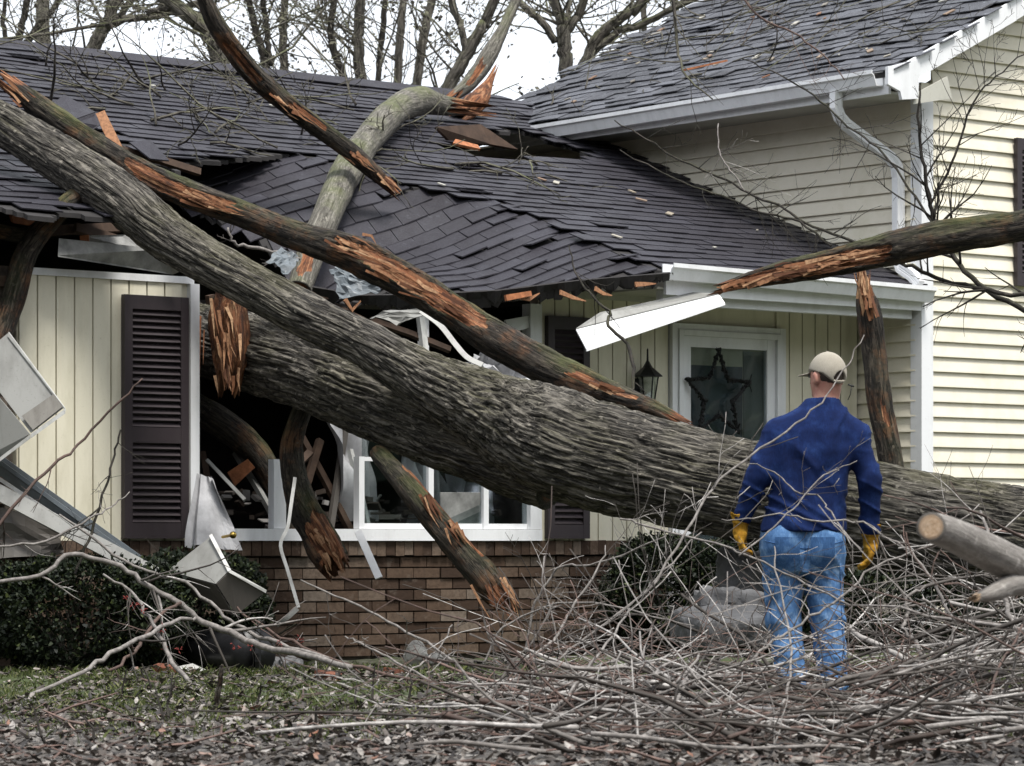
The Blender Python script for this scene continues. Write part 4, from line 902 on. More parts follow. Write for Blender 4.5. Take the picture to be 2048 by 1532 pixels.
def sweat(g):
    d = smin(torso(g, .004), arm(g, SHL, ELL, WRL, .006), .035); d = smin(d, arm(g, SHR, ELR, WRR, .006), .035)
    low = sstep(1.2, 1.0, g[..., 2]); sl = g + (g[..., :1] - .03) * np.array((0, 0, .55))
    d = d - .010 * sstep(1.0, .88, g[..., 2]) * (np.abs(g[..., 0] + .02) < .25)
    d = d - rfold(sl, .014, 3.0, 17, 2) * low - rfold(g + np.abs(g[..., :1] - .04) * np.array((0, 0, -1.1)), .013, 4.0, 6.5, 5) * (1 - low) - rfold(g, .004, 5, 20, 9) * sstep(.2, .27, np.abs(g[..., 0] - .03))
    d = np.maximum(d, -.02 - d * 0 - 9) + .012 * np.exp(-((g[..., 0] - .035) / .03) ** 2) * (g[..., 1] < 0) * sstep(.9, 1.2, g[..., 2])
    hem = np.where(np.abs(g[..., 0] + .03) < .26, .862 - g[..., 2], -1); d = np.maximum(d, np.where(g[..., 2] < .90, np.where(np.abs(g[..., 0] + .03) < .245, hem, -1), -1))
    d = np.maximum(d, g[..., 2] - (1.553 - .10 * (g[..., 0] - .08) ** 2 / .01 * .05))
    d = np.maximum(d, -(cone(g, (.082, -.004, 1.5), (.09, -.004, 1.62), .066, .062)))
    for w, e in ((WRL, ELL), (WRR, ELR)):
        w = np.asarray(w); ax = w - np.asarray(e); ax /= np.linalg.norm(ax); d = np.maximum(d, np.where(np.linalg.norm(g - w, axis=-1) < .12, (g - w) @ ax - .005, -1))
    return d
wear('sweatshirt', sweat, (-.47, -.22, .80), (.47, .24, 1.60), .0095, 'navy')
def jeans(g):
    d = smin(legs(g, .0), np.minimum(ell(g, (-.118, -.072, .80), (.098, .085, .12)), ell(g, (.066, -.072, .80), (.098, .085, .12))), .03); sl = g + np.abs(g[..., :1] + .02) * np.array((0, 0, .8))
    d = d - rfold(sl, .011, 6, 13, 1) * sstep(.78, .6, g[..., 2]) - rfold(g, .011, 6, 24, 4) * sstep(.42, .15, g[..., 2]) - rfold(sl, .004, 9, 9, 8) + .010 * np.exp(-((g[..., 0] + .026) / .012) ** 2) * (g[..., 1] < -.05) * sstep(.68, .72, g[..., 2])
    d = np.maximum(d, g[..., 2] - .93); return np.maximum(d, .035 - g[..., 2])
jn = wear('jeans', jeans, (-.3, -.22, .01), (.28, .24, .96), .0095, 'denim')
pk = MB()
for cx in (-.115, .065):
    gx = np.linspace(-.062, .062, 7); gz = np.linspace(.70, .835, 7); pv = []
    for z in gz:
        for x in gx:
            zz = z - (.03 * (1 - abs(x) / .062) if z == gz[0] else 0); yy = -.24; q = np.array((cx + x, yy, zz))
            for _ in range(60):
                f_ = float(jeans(q[None])[0]); q[1] += f_ * .7
                if f_ < .0006: break
            pv.append(q + np.array((0, -.003, 0)))
    pv = np.array(pv); i, j = np.meshgrid(np.arange(6), np.arange(6), indexing='ij'); q4 = np.stack((i * 7 + j, i * 7 + j + 1, (i + 1) * 7 + j + 1, (i + 1) * 7 + j), -1).reshape(-1, 4); pk.add(np.concatenate((pv, pv + (0, .004, 0))), [q4, q4[:, ::-1] + 49])
link('pocket', pk.mesh('pocket', True), jn, M['denim_dark'])
sm_ = MB()
def on_jeans(x, z):
    q = np.array((x, -.26, z))
    for _ in range(80):
        f_ = float(jeans(q[None])[0]); q[1] += f_ * .6
        if f_ < .0006: break
    return q
for ln in ([(-.225, .815), (-.12, .79), (-.026, .775)], [(.175, .815), (.07, .79), (-.026, .775)], [(-.026, .84), (-.026, .70)], [(-.20, .70), (-.19, .4), (-.14, .1)], [(.16, .70), (.175, .4), (.195, .1)]):
    ln = spline(np.array([(x, 0, z) for x, z in ln]), 12); sm_.tube([on_jeans(a[0], a[2]) for a in ln], .0028, 4)
link('seam', sm_.mesh('seam', True), jn, M['denim_dark'])
for sx, H in ((-1, HL), (1, HR)):
    H = np.asarray(H, float)
    def gl(g, H=H, sx=sx):
        d = fingers(g, H, sx, .0035); cu = loft(g, [H[2] - .01, H[2] + .02, H[2] + .05], [H[0]] * 3, [.042, .050, .060], [.042, .048, .056], H[1]); inn = loft(g, [H[2] + .005, H[2] + .05, H[2] + .08], [H[0]] * 3, [.038, .052, .06], [.038, .050, .056], H[1])
        cu = np.maximum(cu, -inn); top = g[..., 2] - (H[2] + .045 + .008 * np.sin(g[..., 0] * 90)); return np.maximum(smin(d, cu, .01) + folds(g, .0035, 40, 60, 3), top)
    g_o = wear('glove', gl, H - np.array((.085, .085, .215)), H + np.array((.085, .115, .075)), .0045, 'glove')
def capf(g):
    q = np.stack(((g - HC0) @ LD, (g - HC0) @ FD, (g - HC0) @ UPV), -1)
    d = ell(q, (0, -.010, .020), (.091, .112, .115)); d = d * 1.0
    d = np.maximum(d, -(q[..., 2] - (-.010 + .22 * q[..., 1] + .045 * np.minimum(1, (q[..., 0] / .075) ** 2))) )
    arch = np.sqrt((q[..., 0] / .038) ** 2 + ((q[..., 2] + .018) / .05) ** 2) - 1; strap = q[..., 2] < -.008 + .22 * q[..., 1] + .016
    cut = np.maximum(arch * .03, -ell(q, (0, -.012, .02), (.072, .091, .094))); d = np.where((q[..., 1] < 0) & ~strap, np.maximum(d, -cut), d)
    bill = np.maximum(np.abs(q[..., 2] - (.028 - 1.6 * q[..., 0] ** 2 - .12 * (q[..., 1] - .09))) - .003, ell(q * np.array((1, 1, 0)), (0, .10, 0), (.078, .085, 1)) )
    bill = np.maximum(bill, .085 - q[..., 1] - .35 * np.abs(q[..., 0])); d = np.minimum(d, np.maximum(bill, -(q[..., 1] - .06)))
    return d
cp = wear('cap', capf, HC0 - .23, HC0 + .23, .0045, 'cap')
link('button', MB().tube([hp(-.008, 0, .130), hp(-.008, 0, .138)], [.009, .005], 10).mesh('button', True), cp, M['cap'])
def hairf(g):
    q = np.stack(((g - HC0) @ LD, (g - HC0) @ FD, (g - HC0) @ UPV), -1); d = ell(q, (0, -.014, .022), (.0775, .0965, .098)); d = np.maximum(d, -(q[..., 2] + .035 - .25 * (q[..., 1] + .1))); return np.maximum(d + .002 * vnoise(q * 300), q[..., 1] - .03)
wear('hair', hairf, HC0 - .14, HC0 + .14, .006, 'hair')
gs = MB(); gs.tube([hp(-.10, -.060, -.035), hp(-.115, -.085, -.045), hp(-.09, -.10, -.04)], [.004, .005, .004], 6); gs.tube([hp(-.10, -.085, -.04), hp(-.10, -.078, -.085), hp(-.098, -.062, -.115)], [.003, .0025, .002], 5)
link('glasses_cord', gs.mesh('glasses_cord', True), person, M['black'])
for l in (-1, 1):
    eb = surface(lambda g, c=hp(.092, l * .032, .014): np.linalg.norm(g - c, axis=-1) - .012, hp(.092, l * .032, .014) - .02, hp(.092, l * .032, .014) + .02, .004); link('eye', make_mesh('eye', eb[0], [eb[1]], True), person, M['plaster'])
for x in (-.072, .132):
    def bo(g, x=x):
        d = smin(cone(g, (x, -.03, .05), (x - .012, .16, .042), .052, .045), cone(g, (x, 0, .05), (x, 0, .14), .055, .06), .03); return np.maximum(d, .002 - g[..., 2])
    wear('boot', bo, (x - .09, -.12, -.02), (x + .09, .25, .17), .009, 'boot')
# ------------------------------------------------------------------ debris, each loose piece a thing of its own
def slabW(name, pts, mat, label, cat, th=.008, group=None, extra=()):
    mb = MB().slab([W(*p) for p in pts], th)
    for e in extra: mb.slab([W(*p) for p in e], th)
    return tag(mb.build(name, M[mat]), label, cat, group)
def crumple(name, quad, mat, label, cat, n=14, amp=.04, fr=(3, 3), seed=0, th=.004, ragged=0.):
    """a bent sheet over four photo corners (px, py, distance)"""
    a, b, c, d = [W(*p) for p in quad]; s, t = np.meshgrid(np.linspace(0, 1, n), np.linspace(0, 1, n), indexing='ij'); s_, t_ = s[..., None], t[..., None]
    P = a * (1 - s_) * (1 - t_) + b * s_ * (1 - t_) + c * s_ * t_ + d * (1 - s_) * t_; nr = np.cross(b - a, d - a); nr /= np.linalg.norm(nr)
    P = P + nr * (amp * (1 - 2 * np.abs(vnoise(np.stack((s * fr[0] + seed, t * fr[1], s * 0 + seed), -1)))))[..., None]
    if ragged: P = P + ragged * np.stack([vnoise(np.stack((s * 7 + k, t * 7 + seed, s * 0), -1)) for k in (3, 9, 15)], -1)
    i, j = np.meshgrid(np.arange(n - 1), np.arange(n - 1), indexing='ij'); q = np.stack((i * n + j, (i + 1) * n + j, (i + 1) * n + j + 1, i * n + j + 1), -1).reshape(-1, 4)
    v = P.reshape(-1, 3); m = n * n; rim = []
    for k in range(n - 1): rim += [(k, k + 1, k + 1 + m, k + m), (k * n, k * n + m, (k + 1) * n + m, (k + 1) * n), ((n - 1) * n + k, (n - 1) * n + k + m, (n - 1) * n + k + 1 + m, (n - 1) * n + k + 1), (k * n + n - 1, (k + 1) * n + n - 1, (k + 1) * n + n - 1 + m, k * n + n - 1 + m)]
    return tag(link(name, make_mesh(name, np.concatenate((v, v + nr * th)), [q, q[:, ::-1] + m, np.array(rim)], amp < .02 and False), None, M[mat]), label, cat)
def strip(name, rows, w, mat, label, cat, th=.004, dirv=(1, .3, 0)):
    P = spline(np.array([W(*r) for r in rows]), len(rows) * 4); d = np.asarray(dirv, float); d /= np.linalg.norm(d)
    mb = MB(); mb.sweep(P, [(-w / 2, -th), (w / 2, -th), (w / 2, th), (-w / 2, th)], ref=d); return tag(mb.build(name, M[mat]), label, cat)
def plank(name, a, b, w, th, mat, label, cat='plank', ref=(0, -1, .4), group=None):
    mb = MB(); mb.sweep([W(*a), (W(*a) + W(*b)) / 2, W(*b)], [(-th / 2, -w / 2), (th / 2, -w / 2), (th / 2, w / 2), (-th / 2, w / 2)], ref=ref); return tag(mb.build(name, M[mat]), label, cat, group)
def hang(label_none, name, pts, mat, th=.01):            # torn edge still fixed to the house
    v = [toH(W(*p)) for p in pts]; return MB().slab(v, th).build(name, M[mat], house)

sp = empty('soffit_sheet', W(40, 905, 20.3)); tag(sp, 'pale grey bent soffit sheet hanging at the left picture edge', 'metal sheet')
for nm, pts, mt in (('sheet', [(18, 665, 20.35), (128, 815, 20.25), (62, 866, 20.2), (-50, 720, 20.3)], 'greymetal'), ('sheet', [(-60, 725, 20.29), (60, 868, 20.19), (20, 905, 20.25), (-60, 930, 20.3)], 'greymetal'),
                    ('lip', [(18, 664, 20.34), (129, 814, 20.24), (132, 822, 20.24), (16, 672, 20.34)], 'offwhite'), ('lip', [(130, 818, 20.24), (62, 868, 20.185), (62, 877, 20.185), (131, 827, 20.24)], 'offwhite'), ('lip', [(61, 869, 20.18), (-20, 930, 20.2), (-20, 938, 20.2), (61, 877, 20.18)], 'offwhite'), ('stain', [(108, 788, 20.255), (126, 813, 20.245), (66, 860, 20.19), (44, 832, 20.2)], 'stained')):
    M.setdefault('stained', painted('stained_metal', (.20, .19, .17), (.07, .06, .05), .7, .6, streak=(9, 9, 2)))
    under(MB().slab([W(*p) - (np.array((0, .006, 0)) if nm != 'sheet' else 0) for p in pts], .006).build(nm, M[mt]), sp)
fg = empty('fallen_gutter', W(290, 1120, 20.3)); tag(fg, 'long fallen grey gutter length slanting down past the shutter foot', 'gutter')
def gW(p0, p1, out, mat): return under(gutter_run('channel', W(*p0), W(*p1), np.array(out), mat, None, 8), fg)
gW((-60, 865, 20.6), (292, 1118, 20.5), (-.15, -.9, -.1), 'bluegrey')
under(MB().slab([W(-60, 915, 20.45), W(275, 1135, 20.35), W(272, 1143, 20.35), W(-60, 923, 20.45)], .012).build('front_lip', M['offwhite']), fg)
plank('fascia_board', (-60, 955, 20.35), (345, 1168, 20.2), .10, .02, 'greymetal', 'weathered fascia board lying below the fallen gutter', 'board')
crumple('dark_sheet', [(-40, 1010, 20.5), (115, 1040, 20.4), (125, 1105, 20.35), (-40, 1125, 20.4)], 'darkmetal', 'dark bent metal sheet under the fallen gutter at the left edge', 'metal sheet', 8, .05)
bs = empty('bent_soffit', W(430, 1180, 20.2)); tag(bs, 'folded grey metal soffit box standing against the brick wall', 'metal sheet')
for nm, pts, mt in (('panel', [(335, 1142, 20.35), (424, 1072, 20.3), (458, 1142, 20.1), (432, 1168, 20.1)], 'greymetal'), ('panel', [(336, 1144, 20.36), (431, 1169, 20.11), (470, 1232, 20.2), (400, 1200, 20.4)], 'darkmetal'), ('panel', [(433, 1168, 20.1), (459, 1143, 20.1), (532, 1182, 20.25), (472, 1230, 20.2)], 'darkmetal'),
                    ('edge', [(424, 1068, 20.29), (462, 1140, 20.09), (456, 1144, 20.08), (418, 1072, 20.28)], 'offwhite'), ('edge', [(460, 1139, 20.09), (533, 1180, 20.24), (531, 1186, 20.24), (458, 1145, 20.08)], 'offwhite')):
    under(MB().slab([W(*p) for p in pts], .008).build(nm, M[mt]), bs)
crumple('curtain', [(392, 945, 21.5), (425, 955, 21.45), (478, 1095, 21.3), (372, 1095, 21.35)], 'cloth', 'torn pale cloth hanging over the sill beside the left jamb', 'cloth', 16, .06, (4, 1.2), 3)
strip('trim_strip', [(590, 955, 21.3), (582, 1010, 21.2), (575, 1055, 21.15), (561, 1090, 21.1), (575, 1140, 21.05), (597, 1215, 21.0)], .022, 'offwhite', 'thin bent white trim strip dangling left of the hollow log', 'trim')
strip('trim_strip', [(595, 1217, 20.98), (575, 1235, 20.95), (553, 1250, 20.95)], .03, 'greymetal', 'short grey metal strip lying against the bricks below the hollow log', 'trim')
plank('trim_board', (716, 1062, 21.85), (758, 1156, 21.6), .05, .010, 'white', 'short white trim board leaning on the bricks below the window', 'trim')
hf = empty('hanging_fascia', W(1160, 680, 22.9)); tag(hf, 'white fascia length sagging from the broken eave left of the door', 'fascia')
for nm, pts, mt in (('face', [(1152, 660, 22.75), (1438, 590, 23.45), (1449, 606, 23.4), (1172, 698, 22.7)], 'white'), ('return', [(1152, 658, 22.76), (1438, 588, 23.46), (1385, 586, 23.55), (1200, 626, 22.95)], 'greymetal'), ('lip', [(1172, 697, 22.69), (1449, 605, 23.39), (1450, 610, 23.39), (1173, 703, 22.69)], 'gutter')): under(MB().slab([W(*p) for p in pts], .01).build(nm, M[mt]), hf)
strip('bent_trim', [(842, 622, 21.6), (880, 650, 21.5), (912, 690, 21.4), (935, 715, 21.35), (965, 730, 21.3)], .035, 'offwhite', 'bent white metal trim dangling under the torn orange wound', 'trim', dirv=(.6, .2, .6))
crumple('flashing', [(735, 632, 21.9), (850, 612, 21.7), (915, 612, 21.6), (800, 650, 21.7)], 'greymetal', 'crumpled grey flashing sheet below the torn orange wound', 'flashing', 8, .03)
crumple('flashing', [(660, 535, 22.3), (700, 542, 22.3), (765, 580, 22.2), (680, 600, 22.2)], 'bluegrey', 'pale blue flashing scrap right of the pale mossy limb', 'flashing', 12, .02, ragged=.015)
crumple('flashing', [(535, 520, 22.0), (565, 495, 22.2), (600, 512, 22.2), (575, 552, 22.0)], 'bluegrey', 'pale blue flashing scrap left of the pale mossy limb', 'flashing', 12, .015, ragged=.012)
crumple('insulation', [(935, 705, 21.9), (985, 700, 22.0), (1085, 765, 22.0), (950, 770, 21.8)], 'cloth', 'crumpled pale plastic sheet between the trunk and the dark limb', 'plastic sheet', 14, .10, (4, 4), 5, ragged=.05)
plank('torn_board', (200, 226, 22.3), (236, 300, 22.1), .07, .02, 'torn', 'orange splintered roof board poking from the hole above the limb', 'board')
plank('torn_board', (620, 905, 22.6), (540, 985, 22.2), .05, .03, 'lumber', 'brown broken stud leaning in the dark window opening', 'board')
plank('torn_board', (1368, 140, 26.6), (1450, 122, 26.9), .06, .015, 'deckwood', 'orange board lying on the wing roof shingles', 'board', ref=(-.4, -.3, .9))
slabW('torn_board', [(455, 945, 22.4), (495, 918, 22.4), (510, 935, 22.4), (470, 972, 22.4)], 'deckwood', 'short orange board in the window gap below the grey log end', 'board', .03)
slabW('shingle_flap', [(98, 215, 22.2), (128, 190, 22.4), (190, 225, 22.3), (148, 240, 22.0)], 'shingle', 'curled grey shingle flap sticking up beside the limb at the left', 'shingle flap', .01, None, [[(148, 241, 22.0), (190, 226, 22.3), (200, 250, 22.2), (175, 268, 22.1)]])
slabW('shingle_flap', [(258, 285, 22.6), (300, 280, 22.8), (338, 322, 22.7), (300, 318, 22.5)], 'shingle', 'loose shingle flap bent over the hole edge in the low roof', 'shingle flap', .01)
plank('window_rail', (414, 920, 21.9), (490, 1000, 21.7), .022, .02, 'greymetal', 'thin grey rail leaning above the torn cloth', 'rail')
plank('window_rail', (503, 640, 21.75), (520, 715, 21.7), .03, .012, 'white', 'white strip stuck to the broken end of the lower limb', 'trim')
plank('torn_board', (398, 632, 21.8), (394, 790, 21.75), .03, .02, 'deckwood', 'narrow raw wood edge standing along the left window jamb', 'board')
rod = empty('curtain_rod', W(465, 1072, 21.2)); tag(rod, 'brass ball finial of a curtain rod poking over the sill', 'curtain rod')
kv, kq = surface(lambda g, c=W(466, 1070, 21.15): np.linalg.norm(g - c, axis=-1) - .024, W(466, 1070, 21.15) - .05, W(466, 1070, 21.15) + .05, .008); under(link('finial', make_mesh('finial', kv, [kq], True), None, M['brass']), rod)
under(MB().tube([W(445, 1074, 21.3), W(466, 1070, 21.16)], .010, 8).build('rod', M['brass']), rod)
# torn edges of the house itself
hang('', 'torn_soffit', [(116, 512, 20.75), (345, 548, 21.45), (370, 538, 21.4), (330, 500, 21.3), (118, 478, 20.8)], 'plaster')
hang('', 'torn_plaster', [(175, 472, 21.0), (250, 470, 21.3), (300, 505, 21.4), (180, 500, 21.1)], 'plaster')
hang('', 'rafter_end', [(160, 472, 21.0), (178, 470, 21.0), (178, 512, 21.0), (162, 508, 21.0)], 'deckwood', .03)
hang('', 'rafter_end', [(1010, 590, 22.6), (1060, 582, 22.8), (1062, 592, 22.8), (1012, 602, 22.6)], 'deckwood', .02)
rge = np.random.default_rng(44); ed = MB(); xs = np.arange(625, 1345, 14.)
for lay, (off, dep) in enumerate(((0, 0.), (7, .05))):
    tops = [(x, np.interp(x, [620, 720, 850, 1000, 1160, 1340], [572, 590, 588, 580, 560, 545]), np.interp(x, [620, 1000, 1340], [22.4, 22.75, 23.25]) + dep) for x in xs + off]
    bots = [(x, t[1] + rge.uniform(8, 26 + 12 * lay) * (1 if x < 1300 else .7), t[2] + .05) for x, t in zip(xs + off, tops)]
    for k in range(len(xs) - 1): ed.slab([toH(W(*tops[k])), toH(W(*tops[k + 1])), toH(W(*bots[k + 1])), toH(W(bots[k][0], bots[k][1] + rge.uniform(-5, 5), bots[k][2]))], .012)
ed.build('torn_eave', M['felt'], house)
for k, (x, L_) in enumerate(((690, .12), (905, .2), (1040, .16), (1120, .22), (1190, .14), (1270, .18))):
    y_ = np.interp(x, [620, 720, 850, 1000, 1160, 1340], [586, 604, 604, 598, 580, 562]); Y_ = np.interp(x, [620, 1000, 1340], [22.35, 22.7, 23.2]); a_ = toH(W(x, y_, Y_)); mb = MB(); mb.sweep([a_, a_ + (L_ * .5, .0, -.03 + rge.normal(0, .03)), a_ + (L_, -.02, -.05 + rge.normal(0, .05))], [(-.006, -.018), (.006, -.018), (.006, .018), (-.006, .018)], ref=(0, -1, .2), scale=[1, .8, .2]); mb.build('splinter', M['torn'], house)
hang('', 'header_board', [(1010, 640, 23.3), (1075, 628, 23.55), (1075, 650, 23.55), (1015, 668, 23.3)], 'white', .02)
hang('', 'curled_felt', [(870, 255, 26.0), (960, 250, 26.6), (1035, 300, 26.8), (980, 290, 26.6), (900, 285, 26.2)], 'lumber', .02)
hang('', 'torn_deck', [(905, 288, 25.9), (960, 300, 26.1), (955, 292, 26.2), (910, 280, 26.0)], 'deckwood', .02)
hang('', 'broken_rafter', [(20, 430, 21.2), (95, 445, 21.4), (90, 455, 21.4), (25, 445, 21.2)], 'deckwood', .04)
hang('', 'drywall', [(880, 985, 22.95), (960, 985, 23.2), (960, 1055, 23.25), (880, 1058, 23.0)], 'plaster', .01)
# curtains behind the panes
for k, (u0, u1, z0, z1) in enumerate(((.12, .45, .95, 1.7), (.8, 1.1, .93, 1.6), (1.2, 1.5, .93, 1.6))):
    n = 18; s, t = np.meshgrid(np.linspace(0, 1, n), np.linspace(0, 1, n), indexing='ij'); uu = u0 + (u1 - u0) * s * (1 - .5 * t * (k % 2)); vv = .35 + .06 * np.sin(s * 16 + k) + .12 * vnoise(np.stack((s * 3, t * 3, s * 0 + k), -1)); zz = z0 + (z1 - z0) * t
    i, j = np.meshgrid(np.arange(n - 1), np.arange(n - 1), indexing='ij'); q = np.stack((i * n + j, (i + 1) * n + j, (i + 1) * n + j + 1, i * n + j + 1), -1).reshape(-1, 4); v = np.stack((uu, vv, zz), -1).reshape(-1, 3)
    link('drape', make_mesh('drape', np.concatenate((v, v + (0, .004, 0))), [q, q[:, ::-1] + n * n], True), win, M['cloth'])
stud = hang('', 'broken_framing', [(400, 905, 22.6), (412, 905, 22.6), (440, 1060, 22.3), (425, 1060, 22.3)], 'lumber', .04)
for k, (a, b, w, mt) in enumerate((((640, 880, 22.9), (585, 1062, 22.5), .05, 'lumber'), ((600, 870, 23.0), (700, 1060, 22.8), .05, 'lumber'), ((690, 860, 23.0), (660, 1062, 22.7), .04, 'darkmetal'), ((500, 560, 22.6), (560, 660, 22.4), .05, 'lumber'), ((420, 590, 22.5), (440, 780, 22.6), .06, 'lumber'), ((840, 630, 22.7), (850, 715, 22.7), .05, 'offwhite'), ((740, 640, 22.6), (900, 700, 22.8), .04, 'lumber'), ((930, 640, 23.0), (1010, 730, 23.0), .05, 'lumber'), ((610, 590, 22.6), (740, 650, 22.5), .05, 'lumber'), ((470, 905, 22.7), (560, 1055, 22.4), .035, 'greymetal'), ((700, 900, 22.9), (735, 1050, 22.7), .03, 'offwhite'), ((150, 455, 21.2), (330, 515, 21.6), .06, 'lumber'), ((20, 470, 20.9), (240, 455, 21.5), .06, 'lumber'), ((240, 300, 22.6), (400, 345, 22.9), .05, 'lumber'), ((520, 600, 22.3), (700, 590, 22.6), .06, 'lumber'))):
    mb = MB(); pa, pb = toH(W(*a)), toH(W(*b)); mb.sweep([pa, (pa + pb) / 2 + .01, pb], [(-.018, -w / 2), (.018, -w / 2), (.018, w / 2), (-.018, w / 2)], ref=(.1, -1, .3)); mb.build('stud', M[mt], stud)
rub = MB(); rgd = np.random.default_rng(31)
for k in range(420):
    p = np.array((rgd.uniform(-1.2, 1.5), rgd.uniform(.15, .9), .36 + rgd.random() ** 1.6 * .8)); mt_ = Matrix.Translation(p) @ Matrix.Rotation(rgd.uniform(0, 6), 4, 'Z') @ Matrix.Rotation(rgd.normal(0, .6), 4, 'X'); a, b, c = rgd.uniform(.015, .09, 3); rub.box(-a, a, -b * .4, b * .4, -c * .2, c * .2, mt_)
rb = rub.build('rubble', M['rubble'], None); rb.location = A0; rb.rotation_euler.z = TH; tag(rb, 'plaster rubble on the floor of the wrecked room', None, None, 'stuff')

# --- lantern and star
ln = empty('wall_lantern', Hw(2.60, -.12, 1.86)); ln.rotation_euler.z = TH; tag(ln, 'small black coach lantern on the siding left of the door', 'lantern')
def lathe(prof, k=6):
    mb = MB(); n = len(prof); th = np.arange(k) * 2 * math.pi / k + .3; v = np.array([(r * math.cos(t), r * math.sin(t), z) for r, z in prof for t in th]); i, j = np.meshgrid(np.arange(n - 1), np.arange(k), indexing='ij')
    return mb.add(v, [np.stack((i * k + j, i * k + (j + 1) % k, (i + 1) * k + (j + 1) % k, (i + 1) * k + j), -1).reshape(-1, 4)])
lathe([(.0, .36), (.006, .35), (.008, .27), (.018, .25), (.035, .22), (.105, .16), (.11, .15), (.0, .148)]).build('roof', M['black'], ln)
lathe([(.0, -.10), (.012, -.09), (.02, -.06), (.055, -.03), (.05, -.02), (.0, -.018)]).build('base', M['black'], ln)
lathe([(.05, -.018), (.075, .147)]).build('pane', M['glass'], ln)
bars = MB()
for t in np.arange(6) * math.pi / 3 + .3: bars.tube([(.052 * math.cos(t), .052 * math.sin(t), -.02), (.078 * math.cos(t), .078 * math.sin(t), .15)], .006, 4)
bars.build('cage', M['black'], ln); MB().tube([(0, .12, .05), (0, .06, .06), (0, .02, -.06)], .012, 6).build('arm', M['black'], ln); MB().box(-.04, .04, .095, .11, -.04, .14).build('wall_plate', M['black'], ln)
su, sz = UV(1433, 790, -.07); star = MB(); rgd = np.random.default_rng(9)
so, si = .33, .15; pts = [((so if k % 2 == 0 else si) * math.sin(k * math.pi / 5), (so if k % 2 == 0 else si) * math.cos(k * math.pi / 5) * 1.0) for k in range(10)]
for k in range(10):
    a, b = np.array(pts[k]), np.array(pts[(k + 1) % 10])
    for m in range(9):
        for w in range(3):
            f0 = (m - .3) / 9; f1 = (m + 1.5) / 9; p, q = a + (b - a) * f0, a + (b - a) * f1; j0, j1 = rgd.normal(0, .007, 2), rgd.normal(0, .008, 2)
            star.tube([(p[0] + j0[0], -.02 + rgd.normal(0, .012), p[1] + j0[1]), ((p[0] + q[0]) / 2 + j1[0], -.03, (p[1] + q[1]) / 2), (q[0] + j1[0], -.02, q[1] + j1[1])], .009, 4)
for k in range(14):
    i = rgd.integers(0, 10); p = np.array(pts[i]); star.tube([(p[0], -.02, p[1]), (p[0] + rgd.normal(0, .04), -.04, p[1] + rgd.normal(0, .04))], .004, 3)
so_ = star.build('star_wreath', M['vine']) if 'vine' in M else star.build('star_wreath', M['black']); so_.location = Hw(su, -.07, sz); so_.rotation_euler.z = TH
tag(so_, 'black twig star wreath hanging on the glass front door', 'wreath')

# --- small things on the ground
def blob(name, c, r, mat, label, cat, seed=0, amp=.25, h=None, fl=.0):
    c = np.asarray(c, float); r = np.asarray(r, float); h = h or r.min() / 7
    f = lambda g: ell(g, (0, 0, 0), r) + amp * r.min() * fbm(g / r.min() * 1.1 + seed, 3)
    v, q = surface(f, -r * 1.5, r * 1.5, h); v[:, 2] = np.maximum(v[:, 2], -r[2] * (1 - fl)); o = link(name, make_mesh(name, v, [q], False), None, M[mat]); o.location = c; return tag(o, label, cat)
p = W(832, 1312, 20.9); blob('rock', (p[0], p[1], .09), (.085, .08, .085), 'rock', 'rounded pale rock at the foot of the brick wall', 'rock', 3)
p = W(872, 1322, 21.2); blob('rock', (p[0], p[1], .05), (.075, .06, .045), 'rock', 'small flat pale stone just right of the rounded rock', 'rock', 5)
p = W(560, 1318, 20.6); blob('stone', (p[0], p[1], .05), (.15, .09, .045), 'concrete', 'flat grey stone slab below the folded soffit box', 'stone', 8, .3)
tub = empty('plastic_tub', W(450, 1300, 20.3)); tag(tub, 'dark tipped plastic tub lying under the bare branches', 'tub')
ax0, ax1 = W(395, 1295, 20.5), W(515, 1305, 20.1); S = spline(np.array([(*ax0, .10), (*(ax0 * .6 + ax1 * .4), .13), (*ax1, .15)]), 8); tm = MB(); tm.tube(S[:, :3], S[:, 3], 20); under(tm.build('body', M['black'], None, True), tub)
tm = MB(); tm.tube([ax1 - (.004, 0, 0), ax1 + (.02, 0, 0)], [.162, .162], 20); under(tm.build('rim', M['black'], None, False), tub)
slabW('paper', [(352, 1334, 20.0), (385, 1327, 20.3), (412, 1340, 20.1), (378, 1346, 19.9)], 'offwhite', 'torn white paper scrap on the grass by the dark tub', 'paper', .003)
for k, (px_, py_, Y_, rz, lab) in enumerate(((655, 1362, 18.9, .4, 'broken orange brick piece on the grass left of the rock'), (790, 1352, 19.4, 1.2, 'flat red brick piece on the grass below the rock'), (330, 1345, 19.9, -.3, 'dark red brick piece beside the white paper scrap'))):
    bb = MB().slab([(-.07, -.05, 0), (.06, -.055, 0), (.085, .0, 0), (.05, .05, 0), (-.065, .05, 0)], .055).build('broken_brick', M['redbrick']) if 'redbrick' in M else None
    if bb is None: M['redbrick'] = plain('red_brick', (.17, .065, .04), .9, .4, 25); bb = MB().slab([(-.07, -.05, 0), (.06, -.055, 0), (.085, .0, 0), (.05, .05, 0), (-.065, .05, 0)], .055).build('broken_brick', M['redbrick'])
    q = W(px_, py_, Y_); bb.location = (q[0], q[1], .035); bb.rotation_euler = (.15, .1, rz); tag(bb, lab, 'brick')
st = empty('stone_steps', W(1450, 1285, 19.0) * np.array((1, 1, 0))); tag(st, 'broken grey stone step slabs half buried in the brush left of the man', 'steps')
